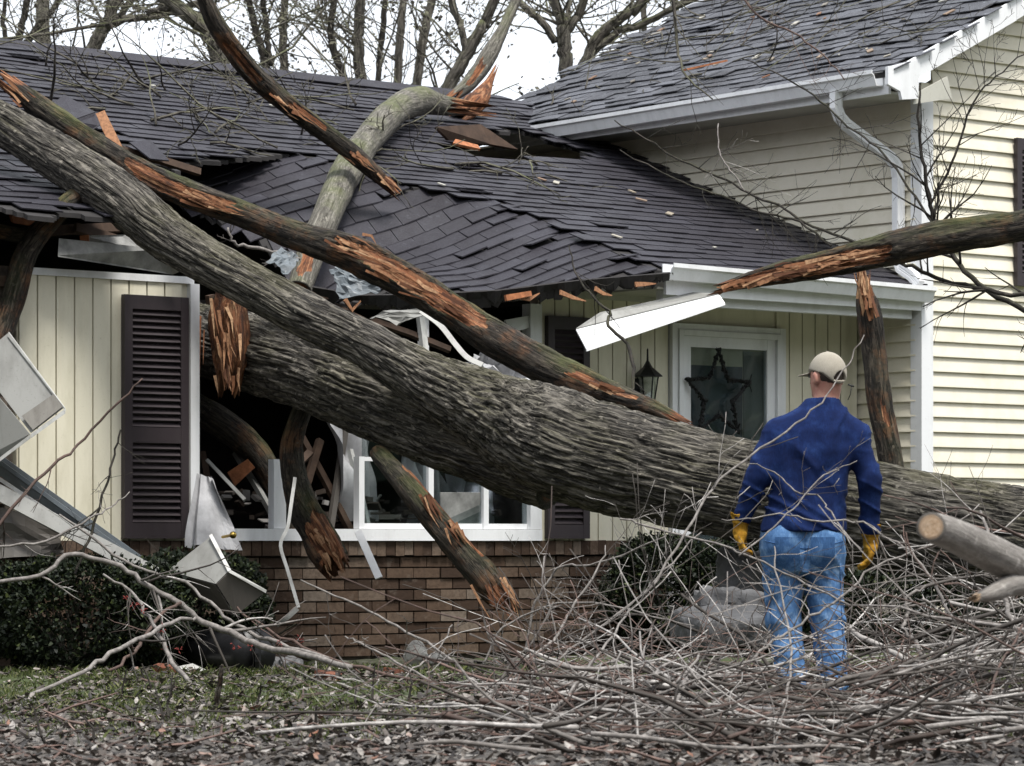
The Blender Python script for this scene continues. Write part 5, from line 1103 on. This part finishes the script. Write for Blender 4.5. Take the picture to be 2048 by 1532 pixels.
def crumbly(name, c, half, rz, tilt, seed, parent):
    half = np.array(half)
    def f(g):
        q = np.abs(g) - half + .03; return np.linalg.norm(np.maximum(q, 0), axis=-1) + np.minimum(q.max(-1), 0) - .03 + .03 * fbm(g * 7 + seed, 3) + .012 * vnoise(g * 30 + seed)
    v, q = surface(f, -half - .06, half + .06, .02); o = link(name, make_mesh(name, v, [q], False), None, M['concrete']); under(o, parent)
    o.matrix_parent_inverse = Matrix.Translation(-Vector(parent.location)); o.location = c; o.rotation_euler = (*tilt, rz); return o
for k, (px_, py_, Y_, hf_, rz, tl) in enumerate(((1448, 1255, 19.3, (.24, .28, .09), .3, (.12, -.06)), (1455, 1205, 19.7, (.19, .22, .075), .1, (-.08, .09)), (1485, 1150, 20.2, (.15, .10, .15), .5, (.05, .1)))):
    crumbly('slab', W(px_, py_, Y_), hf_, rz, tl, k * 5, st)
# ------------------------------------------------------------------ hedges
M['yew'] = (lambda n: n.out(n.ramp(n.math('FRACT', n.math('ADD', n.geo('Random Per Island'), 0.)), [(0, (.003, .006, .0025)), (.6, (.008, .015, .005)), (.92, (.02, .03, .008)), (1, (.06, .075, .02))]), .6, None, .3))(N('yew_leaf'))
def shrub(label, c, r, n, seed, flat=.75):
    rg = np.random.default_rng(seed); c = np.asarray(c, float); r = np.asarray(r, float); root = empty('shrub', (c[0], c[1], 0)); tag(root, label, 'shrub', 'clipped shrubs along the brick wall')
    fo = MB(); d = rg.normal(0, 1, (n, 3)); d /= np.linalg.norm(d, axis=1)[:, None]; s = rg.uniform(.62, 1.0, n) ** .5; box = np.sign(d) * np.abs(d) ** flat
    lum = 1 + .16 * vnoise(d * 2.5 + seed) + .1 * vnoise(d * 6 + seed); P = box * (s * lum)[:, None] * r; P[:, 2] = P[:, 2] + r[2]; keep = P[:, 2] > .03; P, d = P[keep], d[keep]; m = len(P)
    a = d * .6 + rg.normal(0, .6, (m, 3)); a /= np.linalg.norm(a, axis=1)[:, None]; b = np.cross(a, rg.normal(0, 1, (m, 3))); b /= np.linalg.norm(b, axis=1)[:, None]; l = rg.uniform(.014, .036, (m, 1)); w = l * .34
    V = np.stack((P - b * w, P + a * l * .6 - b * w * .8, P + a * l, P + a * l * .6 + b * w * .8, P + b * w), 1).reshape(-1, 3); k = np.arange(m)[:, None] * 5
    fo.add(V, [k + np.array([[0, 1, 2, 3, 4]])]); fo.build('foliage', M['yew'], root)
    stm = MB()
    for q in range(16): twigs(stm, (rg.normal(0, r[0] * .2), rg.normal(0, r[1] * .2), 0), (rg.normal(0, .6), rg.normal(0, .5), 1), r[2] * 1.9, .014, 1, rg, .15, .0, (3, 6), 4)
    stm.build('stem', M['bark_black'], root, False, True)
for lab, u, v, rr3, n, sd in (('dark clipped shrub at the left picture edge under the gutter', -2.55, -.75, (.62, .42, .36), 30000, 1), ('dark shrub in front of the shutter with moss light top', -1.75, -.62, (.52, .40, .37), 30000, 2),
                              ('dark evergreen shrub below the broken hanging stub', 2.35, -.62, (.45, .36, .42), 24000, 3), ('evergreen shrub between the brick wall end and stone slabs', 3.15, -.70, (.60, .40, .43), 26000, 4), ('low evergreen shrub behind the man under the trunk', 4.2, -1.0, (.7, .4, .30), 24000, 5), ('evergreen shrub added before the clapboard gable to darken it under the trunk', 5.75, -1.35, (.8, .42, .36), 24000, 6)):  # last shrub is added to darken the bright wall under the trunk
    c = Hw(u, v, 0); shrub(lab, c, rr3, n, sd)

# ------------------------------------------------------------------ branches lying left
LB = [
 ([(-40, 1172, 19.2, 5), (85, 1147, 19.3, 6), (133, 1111, 19.4, 6.5), (188, 1116, 19.4, 6.5), (256, 1143, 19.4, 7), (308, 1181, 19.4, 7.5), (359, 1205, 19.4, 8), (403, 1242, 19.4, 8.5), (461, 1266, 19.4, 9), (513, 1290, 19.3, 9), (581, 1304, 19.1, 9), (700, 1335, 18.6, 8)], 'twig', 'long pale arching branch across the dark left shrubs', 8, .5),
 ([(120, 1030, 19.7, 3), (239, 1116, 19.7, 4), (308, 1147, 19.7, 4), (376, 1170, 19.7, 4.5), (444, 1229, 19.6, 5), (478, 1252, 19.6, 5), (547, 1283, 19.5, 6), (660, 1318, 19.1, 6)], 'twig', 'thin grey branch running just above the pale arching one', 6, .4),
 ([(205, 1150, 18.9, 3), (256, 1177, 18.9, 4), (290, 1225, 18.8, 5), (328, 1283, 18.7, 6), (349, 1328, 18.5, 6.5), (410, 1402, 17.6, 6)], 'twig', 'forked twig with red buds dropping to the grass by the paper', 6, .35),
 ([(20, 1402, 17.2, 4), (154, 1348, 17.8, 6), (222, 1307, 18.2, 6.5), (301, 1266, 18.6, 6.5), (359, 1239, 18.9, 5.5), (393, 1239, 19.0, 4)], 'twig', 'pale stick rising from the grass at the lower left', 5, .35),
 ([(361, 1205, 19.3, 5), (328, 1225, 19.2, 5), (290, 1270, 18.9, 5), (267, 1304, 18.7, 5), (219, 1345, 18.4, 4)], 'twig_red', 'yellowish forked shoot hanging from the pale arching branch', 3, .25),
 ([(285, 760, 20.0, 2), (240, 800, 20.0, 3), (167, 880, 20.0, 3.5), (120, 921, 19.9, 4), (51, 983, 19.8, 4.5), (-30, 1090, 19.7, 5)], 'twig_red', 'thin curved twig reaching up before the cream boards', 4, .35),
 ([(240, 860, 20.0, 2.5), (226, 920, 20.0, 3), (208, 986, 19.9, 3.5), (181, 1068, 19.8, 4), (150, 1150, 19.7, 4)], 'bark_black', 'dark upright twig before the shutter edge', 6, .4),
 ([(-30, 1096, 19.4, 3), (85, 1082, 19.5, 3.5), (171, 1041, 19.6, 3), (222, 1013, 19.7, 2), (260, 985, 19.8, 1.5)], 'twig', 'thin pale twig crossing low over the fallen gutter', 4, .3),
 ([(470, 1218, 19.9, 3), (540, 1262, 19.6, 4), (640, 1310, 19.2, 5), (760, 1345, 18.7, 5), (880, 1372, 18.2, 4)], 'twig_red', 'reddish branch lying along the foot of the bricks', 7, .4),
 ([(600, 1160, 19.8, 2), (680, 1195, 19.6, 3), (760, 1235, 19.3, 3.5), (850, 1285, 18.9, 4), (930, 1345, 18.3, 4.5), (962, 1372, 18, 4.5)], 'twig', 'slanting twig across the bricks toward the rock', 5, .4),
 ([(690, 1275, 19.2, 2), (730, 1290, 19.1, 3), (790, 1325, 18.8, 3.5), (860, 1360, 18.4, 4)], 'twig', 'short twig in front of the rounded rock', 4, .3),
 ([(905, 1250, 19.0, 2), (880, 1295, 18.9, 2.5), (845, 1325, 18.7, 3), (800, 1360, 18.5, 3)], 'twig', 'small forked twig just right of the rounded rock', 4, .25)]
for i, (rows, mt, lab, sub, sl) in enumerate(LB): px_branch('fallen_branch', rows, mt, lab, 'branch', 'loose branches on the left lawn', sub, 1, i, sl)
# red flower buds on the left twigs
rgb_ = np.random.default_rng(5); bd = MB()
for k, (px_, py_, Y_) in enumerate(((255, 1195, 18.9), (265, 1213, 18.9), (275, 1207, 18.9), (285, 1220, 18.8), (325, 1262, 18.7), (355, 1298, 18.6), (330, 1298, 18.7), (472, 1296, 19.3), (502, 1290, 19.3), (560, 1290, 19.4), (600, 1280, 19.4))):
    c = W(px_, py_, Y_)
    for j in range(7):
        q = c + rgb_.normal(0, .012, 3); bd.tube([q, q + rgb_.normal(0, .01, 3)], [.004, .0015], 5)
tag(bd.build('red_buds', M['redbud']), 'clusters of small red flower buds on the left twigs', None, None, 'stuff')

# ------------------------------------------------------------------ brush pile right
PB = [
 ([(1290, 1190, 15.2, 4.5), (1380, 1048, 15.4, 4.5), (1439, 960, 15.6, 4), (1560, 872, 15.8, 3.5), (1640, 805, 15.9, 3), (1690, 735, 16.0, 2.2), (1728, 672, 16.1, 1.5)], 'twig', 'pale twig slanting up across the navy sweatshirt to the head', 3, .3),
 ([(1500, 925, 16.0, 1.5), (1552, 949, 16, 2.2), (1592, 982, 15.9, 2.6), (1640, 993, 15.9, 2.6), (1665, 1030, 15.8, 3), (1720, 1100, 15.6, 3)], 'twig', 'forked pale twig across the lower back of the sweatshirt', 3, .25),
 ([(1480, 1110, 15.4, 3.5), (1534, 1066, 15.5, 3), (1592, 1011, 15.6, 2.6), (1651, 949, 15.7, 2.2), (1713, 924, 15.8, 1.4)], 'twig', 'grey twig rising from the glove across the sweatshirt hem', 3, .25),
 ([(1440, 1040, 15.6, 2), (1497, 1036, 15.6, 2.3), (1570, 1026, 15.6, 2.6), (1622, 1043, 15.6, 3), (1713, 1041, 15.6, 3.4), (1775, 1077, 15.6, 4), (1830, 1114, 15.5, 4.5), (1870, 1169, 15.4, 5), (1900, 1227, 15.3, 5.4), (1907, 1282, 15.2, 5.6), (1898, 1370, 14.8, 6)], 'twig', 'long arched branch bending over the right glove to the ground', 7, .4),
 ([(1700, 1260, 15.0, 8), (1808, 1315, 14.8, 11), (1885, 1352, 14.6, 12.5), (1936, 1385, 14.4, 13.5), (1990, 1440, 14.0, 14.5), (2080, 1535, 13.2, 15)], 'twig', 'thick grey branch running to the lower right corner', 8, .6),
 ([(1850, 1170, 15.0, 4), (1812, 1200, 15.0, 6), (1816, 1231, 14.95, 6.5), (1805, 1253, 14.9, 7), (1827, 1275, 14.85, 7), (1850, 1318, 14.75, 8)], 'twig', 'crooked pale branch fork right of the jeans', 5, .3),
 ([(1240, 1035, 16.0, 3), (1300, 1055, 16, 3.5), (1432, 1088, 15.9, 3.5), (1505, 1114, 15.8, 3.5), (1600, 1160, 15.7, 3.5), (1700, 1210, 15.5, 3.5)], 'twig', 'thin branch crossing both thighs of the jeans', 6, .35),
 ([(1500, 1320, 14.8, 5), (1541, 1286, 14.9, 5), (1622, 1235, 15, 4.5), (1688, 1191, 15.1, 4.2), (1753, 1136, 15.2, 3.8), (1863, 1085, 15.4, 3), (1960, 1010, 15.6, 2)], 'twig', 'branch slanting up right across the knees toward the cut log', 6, .4),
 ([(1330, 1345, 14.9, 4), (1440, 1352, 14.8, 5), (1556, 1363, 14.6, 5.5), (1666, 1392, 14.4, 5.5), (1775, 1381, 14.4, 5), (1860, 1370, 14.4, 4)], 'twig', 'horizontal stick lying in front of the boots', 6, .35),
 ([(1035, 1330, 16.0, 5), (1092, 1290, 16.1, 5), (1116, 1266, 16.2, 4.6), (1150, 1208, 16.3, 4.2), (1195, 1140, 16.5, 3), (1215, 1090, 16.6, 2)], 'twig', 'pale crooked branch standing at the left end of the brush pile', 5, .4),
 ([(965, 1330, 17.0, 3.5), (996, 1266, 17.0, 3.5), (1044, 1232, 17, 3.4), (1133, 1205, 16.9, 3.2), (1249, 1218, 16.7, 3), (1340, 1240, 16.5, 2.5)], 'twig', 'low arching twig before the end of the brick wall', 5, .35),
 ([(1050, 1310, 17.2, 4), (1065, 1222, 17.2, 4), (1085, 1177, 17.2, 3.8), (1123, 1133, 17.2, 3.6), (1181, 1129, 17.1, 3.3), (1260, 1105, 17, 3), (1330, 1070, 16.9, 2)], 'twig', 'high arching twig over the shrub left of the stone slabs', 6, .35),
 ([(960, 1400, 15.6, 5), (1050, 1352, 15.9, 5), (1113, 1321, 16, 4.8), (1181, 1270, 16.1, 4.5), (1270, 1201, 16.2, 4), (1320, 1150, 16.3, 3.6), (1400, 1062, 16.5, 2.5)], 'twig', 'long straight branch climbing right over the brush pile', 7, .45),
 ([(1090, 1510, 12.8, 8), (1214, 1463, 13.2, 8), (1290, 1410, 13.6, 7), (1348, 1368, 13.9, 6), (1400, 1310, 14.2, 4)], 'twig', 'thick stick in the lower middle of the brush pile', 5, .4),
 ([(1180, 1545, 12.3, 12), (1287, 1478, 12.8, 11), (1348, 1407, 13.4, 9), (1385, 1340, 13.8, 6)], 'twig', 'stout greenish stick at the bottom middle edge', 5, .4),
 ([(1000, 1525, 12.5, 6), (1029, 1503, 12.8, 6), (1124, 1402, 13.8, 5.5), (1203, 1301, 14.6, 4.5), (1262, 1215, 15.2, 3)], 'twig', 'steep branch leaning right in the left part of the pile', 6, .45),
 ([(1440, 1545, 12.3, 8), (1580, 1500, 12.5, 8.5), (1757, 1508, 12.4, 8), (1900, 1500, 12.4, 6)], 'twig', 'heavy stick lying flat along the bottom right edge', 6, .4),
 ([(1500, 1490, 13.0, 6), (1570, 1400, 13.5, 5), (1580, 1290, 13.9, 4), (1560, 1170, 14.2, 3), (1545, 1090, 14.4, 2)], 'twig', 'upright stick before the left leg of the jeans', 4, .3),
 ([(1700, 1460, 13.2, 8), (1760, 1400, 13.6, 8), (1810, 1355, 13.9, 7.5), (1835, 1335, 14, 6)], 'twig_red', 'short reddish stick pointing up right of the boots', 3, .3),
 ([(2070, 1380, 14.0, 9), (2040, 1290, 14.3, 9), (2010, 1200, 14.6, 8), (1995, 1120, 14.9, 7), (1960, 1020, 15.2, 4)], 'twig', 'tall grey branch standing at the right picture edge', 7, .4),
 ([(1960, 1480, 13.0, 6), (1975, 1400, 13.2, 5), (2000, 1330, 13.4, 4.5), (2045, 1250, 13.6, 4)], 'twig_red', 'dark reddish twig upright near the lower right corner', 5, .3)]
for i, (rows, mt, lab, sub, sl) in enumerate(PB): px_branch('brush_branch', rows, mt, lab, 'branch', 'larger branches of the brush pile', int(sub * 1.6), 1, 50 + i, sl, thin=.62)
rg = np.random.default_rng(99); pile = MB(); pile2 = MB()
def pile_h(x, y):
    px_ = CX + FPX * x / y; return .06 + .46 * float(sstep(950, 1350, px_)) * float(np.exp(-((y - 15.4) / 2.0) ** 2)) + .32 * float(sstep(1740, 2000, px_))
cnt = 0
while cnt < 430:
    Y = rg.uniform(12.2, 18.8); px_ = rg.uniform(930, 2130); x = (px_ - CX) / FPX * Y
    if rg.random() > float(sstep(880 + (Y - 12) * 18, 1200, px_)) * .9 + .1: continue
    if (abs(x - px0[0]) < .42 and abs(Y - 17) < .7): continue
    L = rg.uniform(.5, 1.7); hmax = pile_h(x, Y); hmax = min(hmax, .045) if (1430 < px_ < 1800 and Y < 17.2) else hmax; z = rg.random() ** 2.2 * hmax; a = rg.uniform(0, math.pi); el = rg.normal(.03, .18) * (.35 if (1400 < px_ < 1820 and Y < 17.2) else 1)
    d = np.array((math.cos(a) * rg.choice((-1, 1)), .55 * math.sin(a), el)); p = np.array((x, Y, z + .02)) - d / np.linalg.norm(d) * L * .4; p[2] = max(p[2], .015)
    if abs(p[0] - px0[0]) < .3 and abs(p[1] - 17) < .4: continue
    twigs(pile if rg.random() < (.5 if z < .09 else .95) else pile2, p, d, L, .004 + .010 * rg.random() ** 2.5, 2 if L > 1.45 else 1, rg, .2, -.01, (2, 4), 4, None, .0026); cnt += 1  # darker twigs favoured low down, painting the dark gaps of the heap
for k in range(70):                                            # stouter cut sticks lying in the front of the heap
    Y = rg.uniform(12.2, 15.2); px_ = rg.uniform(960, 2100); x = (px_ - CX) / FPX * Y; a = rg.uniform(-.9, .9) + (math.pi if rg.random() < .5 else 0); L = rg.uniform(.4, 1.3); r_ = rg.uniform(.006, .013)
    d = np.array((math.cos(a), .5 * math.sin(a), rg.normal(.06, .14))); p = np.array((x, Y, .03 + rg.random() * .12)); e = p + d * L; e[2] = max(e[2], .02); mid = (p + e) / 2 + rg.normal(0, .03, 3); mid[2] = max(mid[2], .02)
    S_ = spline(np.array([p, p * .65 + mid * .35 + rg.normal(0, .012, 3), mid, e * .6 + mid * .4 + rg.normal(0, .012, 3), e]), 12); pile.tube(S_, np.linspace(r_, r_ * .55, 12), 7)
for mb_, mt in ((pile, 'twig'), (pile2, 'twig_red')):
    for k in range(len(mb_.v)): mb_.v[k][:, 2] = np.maximum(mb_.v[k][:, 2], .004)
tag(pile.build('brush_pile', M['twig'], None, True, True), 'tangled pale brush heap of cut twigs', None, None, 'stuff')
tag(pile2.build('brush_pile', M['twig_red'], None, True, True), 'reddish brown twigs of the brush heap, denser low down to paint its shade', None, None, 'stuff')

# ------------------------------------------------------------------ dark sapling before the wing and twigs over the roofs
SP = [
 ([(2120, 690, 18.6, 7), (2048, 622, 18.8, 7), (1960, 572, 18.9, 7), (1908, 515, 19, 6.5), (1880, 470, 19, 6), (1864, 425, 19, 6), (1850, 350, 19, 5), (1838, 260, 19, 4), (1840, 170, 19, 2.5)], 'bark_black', 'dark bare sapling stem curving up before the corner board', 14, .5),
 ([(1868, 432, 19.0, 4), (1885, 370, 19, 3.6), (1918, 290, 19, 3.2), (1950, 200, 19, 2.6), (1995, 150, 19, 2), (2070, 90, 19, 1.6)], 'bark_black', 'dark sapling shoot leaning right over the clapboards', 14, .45),
 ([(2090, 600, 18.4, 6), (1980, 580, 18.5, 6), (1880, 558, 18.6, 5.5), (1820, 530, 18.7, 5), (1775, 525, 18.8, 4)], 'bark_black', 'dark branch running level under the snapped limb', 5, .35),
 ([(1486, 117, 23.0, 1.5), (1570, 157, 22.9, 2), (1640, 201, 22.8, 2.5), (1702, 256, 22.6, 3), (1753, 292, 22.4, 3.2), (1812, 366, 22.2, 3.5), (1875, 455, 22.0, 4)], 'bark_black', 'dark hanging branch crossing the downspout', 8, .45),
 ([(1472, -20, 23.5, 3), (1519, 33, 23.4, 3), (1592, 69, 23.3, 2.6), (1647, 113, 23.2, 2.2), (1690, 158, 23.1, 1.6)], 'twig_red', 'thin branch trailing down the upper wing roof', 8, .45),
 ([(1345, -30, 24, 5), (1350, 40, 24, 4.5), (1356, 102, 23.9, 4), (1374, 154, 23.8, 3), (1424, 197, 23.7, 2)], 'bark_far', 'drooping branch over the left part of the wing roof', 5, .4),
 ([(1230, 240, 23.2, 1.6), (1300, 282, 23.1, 2.2), (1362, 322, 23, 2.6), (1439, 355, 22.9, 3), (1505, 391, 22.8, 3.2), (1574, 420, 22.6, 3.4), (1618, 450, 22.5, 3.6), (1710, 482, 22.3, 3.8)], 'bark_black', 'upper of two long dark twigs across the side wall', 9, .4),
 ([(1240, 300, 23.0, 1.6), (1300, 333, 22.9, 2), (1366, 366, 22.8, 2.4), (1454, 395, 22.7, 2.8), (1519, 424, 22.5, 3), (1592, 442, 22.4, 3.2), (1662, 490, 22.2, 3.4)], 'bark_black', 'lower of two long dark twigs across the side wall', 9, .4),
 ([(1435, 245, 22.8, 1.6), (1439, 303, 22.7, 2), (1461, 340, 22.6, 2.2), (1490, 380, 22.5, 2.2)], 'twig', 'short pale twig hanging below the wing gutter', 5, .35),
 ([(1140, 490, 22.2, 1.4), (1152, 545, 22.1, 2.5), (1175, 585, 22.0, 3), (1220, 625, 21.9, 4), (1215, 650, 21.8, 4.5), (1255, 690, 21.7, 5), (1268, 760, 21.5, 4.5), (1258, 805, 21.3, 4)], 'bark_black', 'crooked dark twig hanging over the sagging fascia', 5, .25),
 ([(600, 520, 22.2, 4), (560, 505, 22.2, 4), (500, 495, 22.2, 5), (465, 485, 22.1, 4), (455, 455, 22.1, 3)], 'twig', 'pale crooked twig between the trunk and dark limb', 4, .2)]
for i, (rows, mt, lab, sub, sl) in enumerate(SP): px_branch('bare_branch', rows, mt, lab, 'branch', 'twigs before the house', int(sub * 1.4), 2 if i < 2 else 1, 200 + i, sl, .02)
# twigs dropped on the low roof
rt = MB(); rg = np.random.default_rng(61)
for k in range(60):
    u, v = rg.uniform(-1.2, 3.2), rg.uniform(1.2, 3.9)
    if bool(top_gone(np.array(u), np.array(v))): continue
    a = rg.uniform(0, 6.3); d = np.array((math.cos(a), math.sin(a) * .7, math.sin(a) * .7 * MR + rg.uniform(0, .5)))
    p = Hw(u, v, float(top_z(u, v)) + .03); dw = np.array((d[0] * cT - d[1] * sT, d[0] * sT + d[1] * cT, d[2])); twigs(rt, p, dw, rg.uniform(.4, 1.3), rg.uniform(.006, .014), 2, rg, .2, .0, (2, 5), 4, None, .003)
for k in range(120):
    u, v = rg.uniform(4.6, 8.0), rg.uniform(-.6, 4.2); a = rg.uniform(0, 6.3); p = Hw(u, v, float(wing_z(u, v)) + .03); d = np.array((math.cos(a), math.sin(a), 0)); d[2] = WS * d[0] + rg.uniform(0, .25); dw = np.array((d[0] * cT - d[1] * sT, d[0] * sT + d[1] * cT, d[2])); twigs(rt, p, dw, rg.uniform(.3, 1.0), rg.uniform(.004, .010), 1, rg, .2, .0, (2, 4), 4, None, .003)
tag(rt.build('roof_twigs', M['bark_far'], None, True, True), 'fine twigs scattered over both roofs', None, None, 'stuff')
ch = MB()
for k in range(95):
    if k < 70: u, v = rg.uniform(4.5, 8.2), rg.uniform(-.7, 4.3); z = float(wing_z(u, v)); sl = np.array((1, 0, WS))
    else: u, v = rg.uniform(.5, 4.7), rg.uniform(-.3, 3.5); z = float(top_z(u, v)); sl = np.array((0, 1, MR))
    if k >= 70 and bool(top_gone(np.array(u), np.array(v))): continue
    p = np.array((u, v, z + .03)); b = np.cross((0, 0, 1.), sl); s = rg.uniform(.012, .05); q = rg.uniform(0, 3); e1 = (b * math.cos(q) + sl * math.sin(q)) * s; e2 = (sl * math.cos(q) - b * math.sin(q)) * s * .5
    ch.slab([Hw(*(p - e1 - e2)), Hw(*(p + e1 - e2)), Hw(*(p + e1 + e2)), Hw(*(p - e1 + e2))], .008)
M['chips'] = (lambda n: n.out(n.ramp(n.geo('Random Per Island'), [(0, (.16, .065, .03)), (.4, (.26, .23, .18)), (.8, (.40, .39, .35)), (1, (.06, .045, .035))]), .8))(N('bark_chips'))
tag(ch.build('wood_chips', M['chips']), 'wood chips and torn bark scattered on the roofs', None, None, 'stuff')

# ------------------------------------------------------------------ leaf litter, sticks, grass
M['leaf'] = (lambda n: n.out(n.mix(n.ramp(n.noise(n.geo('Position'), 60, 3), [(.4, 0), (.65, .5)]), n.ramp(n.geo('Random Per Island'), [(0, (.008, .0065, .006)), (.3, (.025, .02, .017)), (.55, (.07, .057, .048)), (.8, (.16, .138, .12)), (.97, (.36, .335, .31)), (1, (.20, .075, .035))]), (.035, .028, .024)), .6, None, .4))(N('dead_leaf'))
def leaves(n, seed, area, dens, name, label):
    rg = np.random.default_rng(seed); x0, x1, y0, y1 = area; X = rg.uniform(x0, x1, n * 3); Y = rg.uniform(y0, y1, n * 3); k = rg.random(n * 3) < dens(X, Y); X, Y = X[k][:n], Y[k][:n]; m = len(X)
    Z = ground_h(X, Y) + rg.uniform(.004, .03, m); a = rg.uniform(0, 6.283, m); L = rg.uniform(.010, .034, m); tilt = rg.normal(0, .3, (m, 2)); curl = rg.uniform(.1, .7, m)
    loc = np.array([(-1, 0, 0), (-.35, .42, .25), (.4, .38, .2), (1, 0, .35), (.4, -.38, .2), (-.35, -.42, .25), (0, 0, -.05)]); V = np.repeat(loc[None], m, 0) * L[:, None, None]; V[..., 2] *= curl[:, None] * 2.2
    V[..., 2] += V[..., 0] * tilt[:, :1] + V[..., 1] * tilt[:, 1:]; c, s = np.cos(a)[:, None], np.sin(a)[:, None]; P = np.stack((V[..., 0] * c - V[..., 1] * s + X[:, None], V[..., 0] * s + V[..., 1] * c + Y[:, None], V[..., 2] + Z[:, None] + .004), -1)
    f = np.array([(6, 0, 1), (6, 1, 2), (6, 2, 3), (6, 3, 4), (6, 4, 5), (6, 5, 0)]); F = (np.arange(m)[:, None, None] * 7 + f[None]).reshape(-1, 3)
    tag(link(name, make_mesh(name, P.reshape(-1, 3), [F]), None, M['leaf']), label, None, None, 'stuff')
den = lambda X, Y: np.clip(.25 + .9 * sstep(17.8, 15.5, Y) + .75 * vnoise(np.stack((X * 1.3, Y * .8, X * 0 + 3), -1)) + .3 * vnoise(np.stack((X * 4, Y * 3, X * 0 + 3), -1)), .03, 1)
leaves(25000, 3, (-3.6, 3.6, 11.4, 21.5), den, 'leaf_litter', 'dead brown leaves covering the lawn')
sk = MB(); rg = np.random.default_rng(71)
for k in range(900):
    Y = rg.uniform(11.5, 20.5); x = rg.uniform(-.17, .17) * Y
    if rg.random() > sstep(19.5, 15, Y) * .8 + .2: continue
    a = rg.uniform(0, 6.3); L = rg.uniform(.06, .38); r = rg.uniform(.002, .008); d = np.array((math.cos(a), math.sin(a), rg.normal(.0, .12))); p = np.array((x, Y, float(ground_h(np.array(x), np.array(Y))) + .02))
    sk.tube([p, p + d * L * .5 + rg.normal(0, .015, 3), p + d * L], [r, r * .9, r * .5], 4)
tag(sk.build('stick_litter', M['twig_red'], None, False, True), 'short sticks scattered over the lawn', None, None, 'stuff')
stub = MB()
for k in range(26):
    Y = rg.uniform(12.5, 18.5); x = rg.uniform(-.15, .05) * Y; p = np.array((x, Y, 0)); stub.tube([p, p + (rg.normal(0, .02), rg.normal(0, .02), rg.uniform(.04, .12)), p + (rg.normal(0, .03), rg.normal(0, .03), rg.uniform(.1, .2))], [.008, .006, .003], 5)
tag(stub.build('plant_stubs', M['bark_black'], None, False, True), 'dead upright plant stubs in the lawn', None, None, 'stuff')
o = px_branch('garden_stake', [(436, 1425, 15.8, 8), (434, 1390, 15.8, 8), (442, 1352, 15.8, 7), (445, 1330, 15.8, 5)], 'bark_dark', 'short mossy stake standing in the lawn at left', 'stake', None, 1, 0, 301, .1)
M['grass'] = (lambda n: n.out(n.ramp(n.geo('Random Per Island'), [(0, (.025, .038, .009)), (.5, (.06, .08, .02)), (.85, (.12, .135, .042)), (1, (.25, .24, .14))]), .6, None, .3))(N('grass_blade'))
n = 26000; rg = np.random.default_rng(81); X = rg.uniform(-3.5, 3.2, n * 4); Y = rg.uniform(12.4, 21.8, n * 4)
dn = (.35 * sstep(12.8, 14, Y) + .65 * sstep(14.6, 16.4, Y)) * sstep(.02, .35, vnoise(np.stack((X * .9 + 3, Y * .8, X * 0), -1)) + .4 * vnoise(np.stack((X * 3, Y * 3, X * 0), -1)) + .22); k = rg.random(n * 4) < dn * .8; X, Y = X[k][:n], Y[k][:n]; m = len(X)
Z = ground_h(X, Y); a = rg.uniform(0, 6.283, m); h = rg.uniform(.02, .055, m); lx, ly = rg.normal(0, .5, (2, m)) * h; w = .0028; dx, dy = np.cos(a) * w, np.sin(a) * w
GV = np.stack((np.stack((X - dx, Y - dy, Z - .005), -1), np.stack((X + dx, Y + dy, Z - .005), -1), np.stack((X + lx * .4 + dx * .7, Y + ly * .4 + dy * .7, Z + h * .6), -1), np.stack((X + lx, Y + ly, Z + h), -1)), 1).reshape(-1, 3)
tag(link('grass', make_mesh('grass', GV, [np.arange(m * 4).reshape(-1, 4)]), None, M['grass']), 'short wet grass in patches', None, None, 'stuff')
